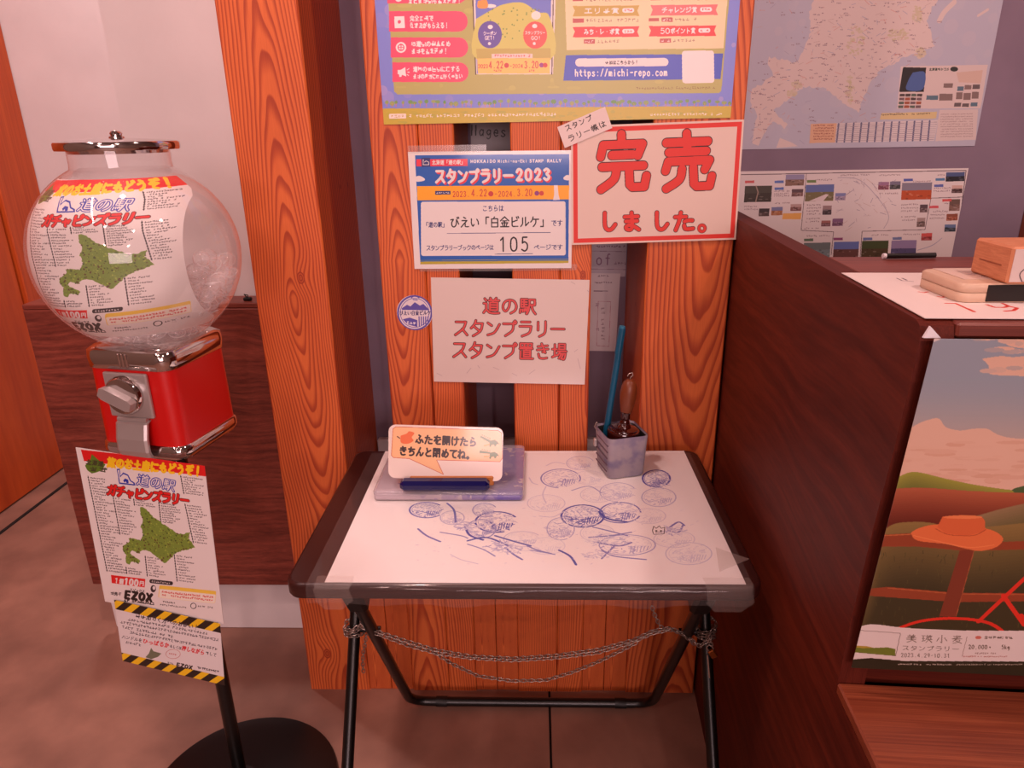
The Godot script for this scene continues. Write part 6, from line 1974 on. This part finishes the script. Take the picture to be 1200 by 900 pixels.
func pen_tin() -> void:
	var fl := at_y(712, 565, TABLE_Y)
	var fr := at_y(758, 559, TABLE_Y)
	var ang := atan2(-(fr.z - fl.z), fr.x - fl.x)
	var b := Basis(Vector3.UP, ang)
	var w := 0.078
	var c := fl + b * Vector3(w * 0.5, 0, -w * 0.5)
	c.y = TABLE_Y + 0.0018
	var t := thing("pen_tin", "square grey tin stained with ink holding a stamp and a pen", "tin", c, ang)
	var m := flat_mat(Color.WHITE, 0.5)
	m.albedo_texture = noise_tex(0.012, Color(0.60, 0.56, 0.58), Color(0.38, 0.36, 0.50), 256, FastNoiseLite.TYPE_SIMPLEX, 4, 8, [[0.45, Color(0.57, 0.53, 0.56)]])
	m.uv1_triplanar = true
	m.uv1_scale = Vector3(6, 6, 6)
	var h := 0.080
	part(t, "tin_wall", skin(rect_rings([[0.0, -0.006], [0.003, -0.004], [h, 0.0], [h + 0.001, -0.001], [h, -0.002], [h - 0.03, -0.0035], [0.012, -0.0065]], w, w, 0.011), false), m)
	part(t, "tin_floor", skin(rect_rings([[0.010, -0.005], [0.012, -0.005]], w, w, 0.010)), M.black_plastic)
	part(t, "black_lining", skin(rect_rings([[h - 0.030, -0.0040], [h - 0.003, -0.0022], [h - 0.004, -0.0045], [h - 0.030, -0.0062]], w, w, 0.010), false), M.black_plastic)  # black band round the inside of the opening
	# ribs printed on the left side
	for k in 5:
		part(t, "side_rib", box(Vector3(0.0016, 0.003, 0.056), 0.0006), flat_mat(Color(0.36, 0.28, 0.34), 0.5), Vector3(-w * 0.5 - 0.0002 + 0.0012 * (1.0 - k * 0.2), h - 0.014 - k * 0.0125, 0.004))
	part(t, "hinge_clip", box(Vector3(0.006, 0.016, 0.01), 0.002), M.cast_metal, Vector3(-w * 0.5 - 0.002, h - 0.03, -0.024))
	part(t, "wire_loop", tube([Vector3(-w * 0.5, h - 0.006, -0.02), Vector3(-w * 0.5 - 0.006, h + 0.004, -0.02), Vector3(-w * 0.5 - 0.002, h + 0.012, -0.02), Vector3(-w * 0.5 + 0.003, h + 0.006, -0.02)], 0.001, 6), M.chain)
	# rubber stamp: a wide turned head and a turned wooden handle
	var top := c + b * Vector3(0.003, h - 0.008, 0.002)
	var s := thing("rubber_stamp", "turned wooden rubber stamp with a dark glossy foot standing in the tin", "stamp", top, ang)
	s.rotation.z = deg_to_rad(-5.0)
	var gloss := flat_mat(Color(0.20, 0.035, 0.02), 0.18)
	gloss.clearcoat_enabled = true
	gloss.clearcoat = 1.0
	gloss.clearcoat_roughness = 0.08
	var wood := flat_mat(Color(0.44, 0.21, 0.10), 0.4)
	part(s, "stamp_foot", lathe([[0.0, -0.02], [0.028, -0.02], [0.0295, 0.0], [0.030, 0.006], [0.0285, 0.010], [0.025, 0.0105], [0.0245, 0.013], [0.020, 0.0145], [0.013, 0.0155], [0.012, 0.019], [0.0095, 0.022], [0.0, 0.022]], 40), gloss)
	part(s, "stamp_neck", lathe([[0.0085, 0.020], [0.0095, 0.024], [0.0075, 0.029], [0.0092, 0.033], [0.0085, 0.041], [0.0105, 0.046]], 28), gloss)
	part(s, "stamp_handle", lathe([[0.0104, 0.045], [0.0125, 0.056], [0.0148, 0.070], [0.0152, 0.082], [0.0138, 0.094], [0.0105, 0.102], [0.0055, 0.1065], [0.0, 0.107]], 28), wood)
	part(s, "hook", tube([Vector3(0, 0.105, 0), Vector3(0, 0.110, 0), Vector3(0.004, 0.114, 0), Vector3(0.002, 0.119, 0), Vector3(-0.004, 0.117, 0), Vector3(-0.006, 0.112, 0)], 0.0011, 6), M.chain)
	# blue pen leaning against the rim
	var foot := c + b * Vector3(-0.0255, 0.0125, -0.0265)
	var head := at_z(729.5, 382, foot.z - 0.012)
	var pen := thing("blue_pen", "long teal-blue pen leaning in the grey tin", "pen", foot)
	var d := head - foot
	var blue := flat_mat(Color(0.03, 0.32, 0.44), 0.35)
	part(pen, "barrel", tube([Vector3.ZERO, d * 0.80], 0.0062, 8), blue)
	var cap := part(pen, "cap", tube([d * 0.80, d * 0.985], 0.0069, 8), blue)
	part(pen, "end_plug", tube([d * 0.985, d], 0.0056, 8), flat_mat(Color(0.20, 0.46, 0.58), 0.3))
	var up := d.normalized()
	part(cap, "clip", moved(box(Vector3(0.003, d.length() * 0.22, 0.0016), 0.0006), d * 0.87 + Vector3(0, 0, 0.0078), Basis(up.cross(Vector3(0, 0, 1)).normalized(), up, up.cross(Vector3(0, 0, 1)).normalized().cross(up))), blue)


# a chain of oval links along a path; links alternate by a quarter turn
func chain_mesh(path: Array, link := 0.0072, wire := 0.0009) -> ArrayMesh:
	var st := begin()
	var oval := []
	for k in 11:
		var a := TAU * k / 10
		oval.append(Vector3(cos(a) * link * 0.78, sin(a) * link * 0.42, 0))
	var one := tube(oval, wire, 5, false)
	var curve := Curve3D.new()
	for p in path:
		curve.add_point(p)
	var total := curve.get_baked_length()
	var n := int(total / link)
	for k in n:
		var p := curve.sample_baked((k + 0.5) * link)
		var q := curve.sample_baked(minf((k + 0.5) * link + 0.001, total))
		var x := (q - p).normalized()
		if x.length() < 0.5:
			continue
		var y := x.cross(Vector3(0.1, 0.2, 1)).normalized()
		if k % 2:
			y = x.cross(y)
		st.append_from(one, 0, Transform3D(Basis(x, y, x.cross(y)), p))
	return st.commit()


func chain_and_tags() -> void:
	var zc := 0.305
	var base := at_z(600, 772, zc)
	var t := thing("security_chain", "thin steel chain hanging in loops between the crossed table legs", "chain", Vector3(base.x, 0, zc))
	var o := Vector3(base.x, 0, zc)
	var strands := [
		[[422, 733], [440, 742], [480, 757], [510, 765], [550, 771], [600, 774], [650, 771], [700, 765], [740, 753], [765, 742], [785, 738], [800, 742], [812, 752]],
		[[424, 735], [442, 740], [482, 753], [512, 762], [552, 769], [602, 771.5], [652, 768], [702, 761], [742, 750], [766, 739], [786, 736], [802, 744], [815, 756]],
		[[508, 764], [530, 778], [560, 792], [600, 798], [640, 797], [670, 788], [700, 776], [725, 764], [748, 752]],
		[[764, 711], [767, 720], [773, 733], [778, 738]],
		[[810, 750], [820, 757], [828, 752], [832, 746], [833, 754], [836, 762]],
		[[430, 740], [428, 752], [426, 764], [425, 776], [426, 788]],
	]
	for k in strands.size():
		var path := []
		for q in strands[k]:
			path.append(at_z(q[0], q[1], zc + (0.004 if k == 1 else 0.0) - (0.03 if k == 5 else 0.0) + (0.022 if k == 4 else 0.0)) - o)
		part(t, "strand", chain_mesh(path), M.chain)
	# turns of chain round the crossing of the legs
	for s in [0, 1]:
		var c: Vector3 = [Vector3(-0.325, 0.412, 0.288), Vector3(0.297, 0.412, 0.288)][s] - o
		for j in 3:
			var path := []
			for k in 17:
				var a := TAU * k / 16
				path.append(c + Vector3(cos(a) * 0.0165, -0.012 + j * 0.011 + 0.006 * sin(a + j), sin(a) * 0.0165))
			part(t, "coil", chain_mesh(path), M.chain)
	# padlock hanging on the booth side
	var lock_at := at_z(835, 766, zc + 0.024)
	var l := thing("padlock", "small brass padlock on the chain beside the booth", "padlock", lock_at)
	part(l, "lock_body", moved(box(Vector3(0.011, 0.017, 0.007), 0.0015), Vector3.ZERO, Basis(Vector3(0, 0, 1), deg_to_rad(32))), flat_mat(Color(0.62, 0.34, 0.16), 0.35, 0.8))
	part(l, "shackle", tube([Vector3(-0.007, 0.006, 0), Vector3(-0.011, 0.013, 0), Vector3(-0.008, 0.018, 0), Vector3(-0.003, 0.017, 0), Vector3(0.001, 0.010, 0)], 0.0012, 6), M.chain)
	var k0 := at_z(829, 768, zc + 0.03)
	var k1 := at_z(832, 800, zc + 0.03)
	single("cable_tie", "thin pale cable tie hanging from the chain by the booth", "cable tie", tube([Vector3.ZERO, k1 - k0], 0.0012, 6), flat_mat(Color(0.62, 0.50, 0.44), 0.5), k0)


# ------------------------------------------------------------------ things on the booth
func build_booth_things() -> void:
	var turn := deg_to_rad(BOOTH_TURN)
	var b := Basis(Vector3.UP, turn)
	# paper on the counter with red figures
	var y := 1.0846
	var o := booth_point(0.006, y, 0.515)
	var p := Print.new(self, o, b.x, b.z, 0.594, 0.203, 1500.0, Color(0.90, 0.86, 0.84))
	var red := Color(0.80, 0.20, 0.16)
	p.line(zz([700, 470, 760, 470, 880, 524], 980, 270, 5.4545), 4.0, red)
	p.line(zz([960, 478, 1010, 495, 1070, 496, 1100, 488, 1060, 470], 980, 270, 5.4545), 4.0, red)
	p.line(zz([1100, 488, 1155, 500, 1130, 516, 1075, 520], 980, 270, 5.4545), 4.2, red)
	p.line(zz([525, 396, 560, 402, 585, 396], 980, 270, 5.4545), 2.4, red)
	p.line(zz([645, 425, 680, 432, 690, 425], 980, 270, 5.4545), 2.4, red)
	p.line(zz([385, 308, 420, 325, 495, 330], 980, 270, 5.4545), 1.4, Color(0.36, 0.30, 0.34))
	p.line(zz([420, 308, 450, 322], 980, 270, 5.4545), 1.8, Color(0.36, 0.30, 0.34))
	sheet("counter_paper", "white paper with large red figures on the booth counter", "paper", p, 0.0006, 0.6)
	# small white triangular piece at the front of the counter
	single("corner_piece", "small white triangular piece on the counter edge above the landscape poster", "corner guard", extrude(PackedVector2Array([Vector2(0, 0), Vector2(0.014, 0.0), Vector2(0.004, 0.010)]), 0.003), flat_mat(Color(0.96, 0.96, 0.98), 0.3), booth_point(-0.001, 1.0725, 0.7335), turn)
	# beige ink pad box with a black label
	var by := y + 0.0008
	var fl := at_y(1123, 355, by)
	var bl := at_y(1073, 335, by)
	var dd := bl - fl
	var ang := atan2(dd.x, dd.z) + PI
	var depth := dd.length()
	var q := Basis(Vector3.UP, ang)
	var w := 0.115
	var hh := 0.0175
	var ctr := fl + q * Vector3(w * 0.5, 0, -depth * 0.5)
	var t := thing("stamp_pad_box", "flat beige stamp pad box with a black front label on the counter paper", "box", ctr, ang)
	var beige := flat_mat(Color(0.83, 0.72, 0.62), 0.45)
	part(t, "box_base", skin(rect_rings([[0.0, -0.001], [0.001, 0.0], [0.0086, 0.0], [0.0090, -0.0008]], w, depth, 0.010)), beige)
	var lid := part(t, "box_lid", skin(rect_rings([[0.0092, -0.0008], [0.0096, 0.0], [hh - 0.0012, 0.0], [hh, -0.0012]], w, depth, 0.010)), beige)
	part(t, "front_label", box(Vector3(w - 0.024, hh - 0.002, 0.0012), 0.0003), flat_mat(Color(0.07, 0.05, 0.045), 0.4), Vector3(0.012, hh * 0.5, depth * 0.5 + 0.0002))
	var lp := Print.new(self, ctr + q * Vector3(-w * 0.36, hh + 0.0001, -depth * 0.4), q.x, q.z, w * 0.8, depth * 0.72, 4200.0, Color(0.84, 0.76, 0.70))
	for k in 60:
		lp.stroke(PackedVector2Array([Vector2(lp.r.randf_range(0.15, 0.6) * lp.img.get_width(), lp.r.randf_range(0.3, 0.95) * lp.img.get_height()), Vector2(lp.r.randf_range(0.15, 0.6) * lp.img.get_width(), lp.r.randf_range(0.3, 0.95) * lp.img.get_height())]), 3.0, Color(0.40, 0.30, 0.36).lerp(Color(0.84, 0.76, 0.70), lp.r.randf()))
	part(lid, "lid_label", sheet_mesh(Vector3(w * 0.8, 0, 0), Vector3(0, 0, depth * 0.72), Vector3(0, 1, 0), 0.0004), print_mat(lp.texture(), 0.5), Vector3(0.002, hh + 0.0001, -0.01))
	# square wooden stamp with its print shown on the end
	var wy := by + hh + 0.0006
	var wf := at_y(1178.5, 333, wy)
	var wb := at_y(1136, 318.5, wy)
	var wd := wb - wf
	var wang := atan2(wd.x, wd.z) + PI
	var wl := wd.length()
	var wq := Basis(Vector3.UP, wang)
	var ws := Vector3(0.062, 0.0335, wl)
	var wc := wf + wq * Vector3(ws.x * 0.5, 0, -wl * 0.5)
	var s := thing("wooden_stamp", "square wooden block stamp with a white printed end lying on the pad box", "stamp", wc, wang)
	var grain := flat_mat(Color.WHITE, 0.5)
	grain.albedo_texture = laminate(256, 256, 33, Color(0.86, 0.60, 0.44), Color(0.76, 0.48, 0.33), 2.0, 16.0)
	part(s, "block", box(ws, 0.002), grain, Vector3(0, ws.y * 0.5, 0))
	part(s, "handle_groove", box(Vector3(0.0008, 0.0012, wl * 0.6), 0.0003), flat_mat(Color(0.60, 0.34, 0.22), 0.6), Vector3(-ws.x * 0.5, ws.y * 0.45, 0))
	var ep := Print.new(self, wc + wq * Vector3(-ws.x * 0.5 + 0.002, ws.y - 0.002, wl * 0.5 + 0.0002), wq.x, Vector3.DOWN, ws.x - 0.004, ws.y - 0.004, 5000.0, Color(0.86, 0.80, 0.78))
	ep.stroke(bend(PackedVector2Array([Vector2(60, 150), Vector2(40, 110), Vector2(70, 70), Vector2(62, 30), Vector2(90, 12), Vector2(120, 30), Vector2(150, 14), Vector2(200, 30), Vector2(260, 20)])), 5.0, Color(0.34, 0.28, 0.30))
	ep.stroke(bend(PackedVector2Array([Vector2(60, 150), Vector2(90, 130), Vector2(100, 90), Vector2(130, 70), Vector2(150, 100), Vector2(200, 90)])), 5.0, Color(0.34, 0.28, 0.30))
	ep.stroke(PackedVector2Array([Vector2(130, 52), Vector2(170, 50), Vector2(160, 66)]), 6.0, Color(0.25, 0.2, 0.22))
	part(s, "printed_end", sheet_mesh(wq.inverse() * ep.ex * ep.wide, Vector3(0, -ep.tall, 0), Vector3(0, 0, 1), 0.0004), print_mat(ep.texture(), 0.5), Vector3(0, ws.y * 0.5, wl * 0.5 + 0.0002))
	var pk := at_y(1038, 300, y + 0.003)
	var pe := at_y(1096, 299, y + 0.003)
	var pen := thing("black_pen", "black pen with a white tip lying at the rear edge of the counter", "pen", pk)
	part(pen, "barrel", tube([Vector3.ZERO, pe - pk], 0.0032, 8), M.black_plastic)
	part(pen, "tip", tube([(pk - pe) * 0.06, Vector3.ZERO], 0.0034, 8), flat_mat(Color(0.9, 0.9, 0.92), 0.3))
	landscape_poster(b, turn)


func landscape_poster(b: Basis, turn: float) -> void:
	# pasted on the sloping front of the counter
	var top := booth_point(0, 1.0735, 0.7415)
	var low := booth_point(0, 0.70, 0.7035)
	var down := (low - top).normalized()
	var n := b.x.cross(down)
	if n.z < 0:
		n = -n
	var tl := on_plane(1086, 398, top, n)
	tl = Vector3(tl.x, tl.y, tl.z)
	var bl := on_plane(993, 773, top, n)
	var o := booth_point(0.005, top.y, 0.7415)
	var p := Print.new(self, o, b.x, down, 0.515, (top - low).length() * 1.0 - 0.0, 1900.0, Color(0.62, 0.66, 0.72))
	var w := p.img.get_width()
	var h := p.img.get_height()
	# printed sky: blue-grey to peach bands
	for k in 60:
		var t := k / 59.0
		p.img.fill_rect(Rect2i(0, int(t * h * 0.46), w, int(h * 0.46 / 60.0) + 2), Color(0.60, 0.65, 0.70).lerp(Color(0.86, 0.72, 0.62), smoothstep(0.15, 0.9, t)))
	var cloud := Color(0.90, 0.75, 0.66)
	p.blob([1048, 512, 1062, 505, 1074, 497, 1086, 492, 1100, 490, 1108, 500, 1124, 504, 1140, 502, 1156, 502, 1172, 510, 1200, 514, 1280, 516, 1280, 580, 1040, 580], cloud)
	p.blob([1150, 420, 1172, 417, 1190, 418, 1230, 414, 1260, 425, 1230, 442, 1190, 440, 1160, 438, 1158, 428], cloud)
	p.blob([1175, 395, 1190, 390, 1240, 388, 1250, 410, 1200, 408, 1180, 404], cloud)
	# cloud streaks
	for k in 50:
		var u := p.r.randf_range(1050, 1270)
		var v := p.r.randf_range(515, 565)
		p.disc(u, v, p.r.randf_range(6, 22), p.r.randf_range(1, 3), cloud.lerp(Color(0.86, 0.68, 0.58), p.r.randf()))
	for k in 26:
		p.disc(p.r.randf_range(1150, 1250), p.r.randf_range(392, 440), p.r.randf_range(4, 14), p.r.randf_range(1.5, 4), Color(0.70, 0.68, 0.68).lerp(cloud, p.r.randf()))
	# hills
	p.ramp([1040, 566, 1060, 555, 1076, 553, 1110, 561, 1150, 569, 1200, 575, 1300, 580, 1300, 640, 1030, 640], 2.2, 10, Color(0.62, 0.62, 0.26), Color(0.42, 0.44, 0.20))
	p.blob([1185, 574, 1195, 570, 1240, 562, 1260, 580, 1200, 580], Color(0.30, 0.40, 0.24))
	p.ramp([1036, 573, 1080, 571, 1140, 575, 1200, 577, 1300, 578, 1300, 640, 1020, 640], 2.6, 16, Color(0.70, 0.38, 0.26), Color(0.40, 0.15, 0.10))
	p.ramp([1110, 612, 1140, 605, 1180, 594, 1230, 584, 1300, 576, 1300, 660, 1100, 660], 3.0, 14, Color(0.58, 0.48, 0.34), Color(0.30, 0.32, 0.16))
	p.ramp([1030, 626, 1046, 614, 1068, 611, 1090, 612, 1130, 618, 1300, 626, 1300, 790, 1000, 790], 3.6, 22, Color(0.56, 0.46, 0.26), Color(0.24, 0.22, 0.13))
	for k in 160:
		var u := p.r.randf_range(1010, 1250)
		var v := p.r.randf_range(648, 735)
		p.line([u, v, u + p.r.randf_range(-1, 2), v - p.r.randf_range(2, 7)], 0.5, Color(0.40, 0.38, 0.20).lerp(Color(0.24, 0.22, 0.13), p.r.randf()))
	# fence
	var rail := Color(0.58, 0.27, 0.16)
	p.poly([1036, 626, 1070, 624, 1130, 636, 1300, 630, 1300, 641, 1130, 645, 1075, 640, 1033, 640], rail)
	p.poly([1013, 690, 1040, 687, 1120, 694, 1300, 695, 1300, 703, 1120, 705, 1010, 697], rail)
	p.line([1036, 627, 1070, 625.5], 1.6, Color(0.76, 0.42, 0.24))
	p.line([1040, 688.5, 1120, 695.5, 1300, 696.5], 1.6, Color(0.72, 0.38, 0.22))
	p.poly([1124, 645, 1142, 642, 1120, 722, 1100, 722], Color(0.50, 0.23, 0.15))
	p.line([1141.5, 643, 1120, 722], 1.0, Color(0.66, 0.36, 0.22))
	# straw hat
	var straw := Color(0.90, 0.47, 0.27)
	p.blob([1067, 624, 1075, 619, 1096, 614, 1130, 616, 1160, 620, 1175, 630, 1168, 640, 1150, 645, 1134, 643, 1108, 637, 1075, 633], straw)
	p.curve([1070, 627, 1100, 634, 1135, 641, 1165, 638], 1.4, Color(0.94, 0.55, 0.34))
	p.poly([1098, 617, 1104, 605, 1126, 603, 1150, 605, 1154, 610, 1154, 622, 1130, 628, 1108, 624], Color(0.86, 0.42, 0.24))
	p.curve([1096, 619, 1112, 626, 1140, 627, 1155, 620], 0.8, Color(0.70, 0.28, 0.16))
	p.disc(1128, 605.5, 23, 2.2, Color(0.93, 0.54, 0.33))
	# torn white corner
	p.blob([1084, 403, 1090, 392, 1100, 384, 1110, 383, 1107, 391, 1102, 397, 1092, 401], Color(0.88, 0.84, 0.82))
	# red bicycle
	var bike := Color(0.88, 0.20, 0.14)
	p.line([1146, 728, 1240, 640], 5.5, bike)
	p.line([1175, 697, 1200, 732], 5.5, bike)
	p.curve([1052, 736, 1080, 727, 1120, 724, 1160, 730, 1184, 748], 4.5, bike)
	p.line([1196, 720, 1215, 745], 5.0, bike)
	# white band with lettering
	p.blob([1003, 737, 1010, 733, 1025, 731, 1060, 735, 1120, 738, 1200, 738.5, 1290, 739, 1290, 776, 1200, 775.5, 1060, 774, 1015, 771, 993, 772], Color(0.90, 0.86, 0.84))
	p.poly([1000, 772, 1020, 770.5, 1060, 774, 1300, 775, 1300, 800, 990, 800], Color(0.17, 0.17, 0.11))
	p.small(1052, 777.6, 1081, 778, 1.8, Color(0.85, 0.8, 0.75), 0.5)
	p.small(1085, 778, 1115, 778.2, 1.8, Color(0.8, 0.75, 0.7), 0.4)
	p.small(1120, 778.2, 1198, 778, 1.8, Color(0.7, 0.66, 0.6), 0.35)
	p.line([1006, 738, 1055, 741.4, 1049.4, 768, 1001, 763.6, 1006, 738], 0.4, Color(0.45, 0.38, 0.34))
	p.poly([1002, 756, 1015, 756.5, 1024, 758.6, 1040, 758, 1049, 760, 1048.8, 768, 1001, 763.6], Color(0.44, 0.50, 0.18))
	p.poly([1002, 756, 1015, 756.5, 1024, 758.6, 1012, 759, 1002, 758], Color(0.70, 0.60, 0.24))
	var brown := Color(0.34, 0.28, 0.22)
	p.text("美瑛小麦", 1059, 747.4, 1130, 748.8, 9.6, 0.75, brown, 0.74)
	p.text("スタンプラリー", 1056, 758.6, 1124, 760, 6.0, 0.6, brown, 0.86)
	p.text("2023.4.29-10.31", 1055, 767, 1113, 767.8, 4.8, 0.45, brown, 0.76)
	p.line([1127, 768.5, 1133, 745.5], 0.3, Color(0.6, 0.5, 0.46))
	p.disc(1146, 746.5, 3.6, 2.0, Color(0.80, 0.45, 0.38))
	p.text("全国共通商品券", 1153, 746.4, 1187, 746.6, 3.2, 0.5, brown)
	p.text("20,000", 1134, 757.4, 1157, 757.6, 5.0, 0.8, brown, 0.74)
	p.small(1158, 758, 1164, 758, 3, brown)
	p.text("5kg", 1173, 757.6, 1183, 757.8, 5.0, 0.8, brown, 0.74)
	p.small(1142, 765, 1167, 765, 2.2, Color(0.6, 0.5, 0.46))
	p.small(1128, 768.6, 1180, 768.8, 1.8, Color(0.72, 0.5, 0.46), 0.35)
	sheet("landscape_poster", "poster of hills, a straw hat and a red bicycle pasted below the counter", "poster", p, 0.0006, 0.35)
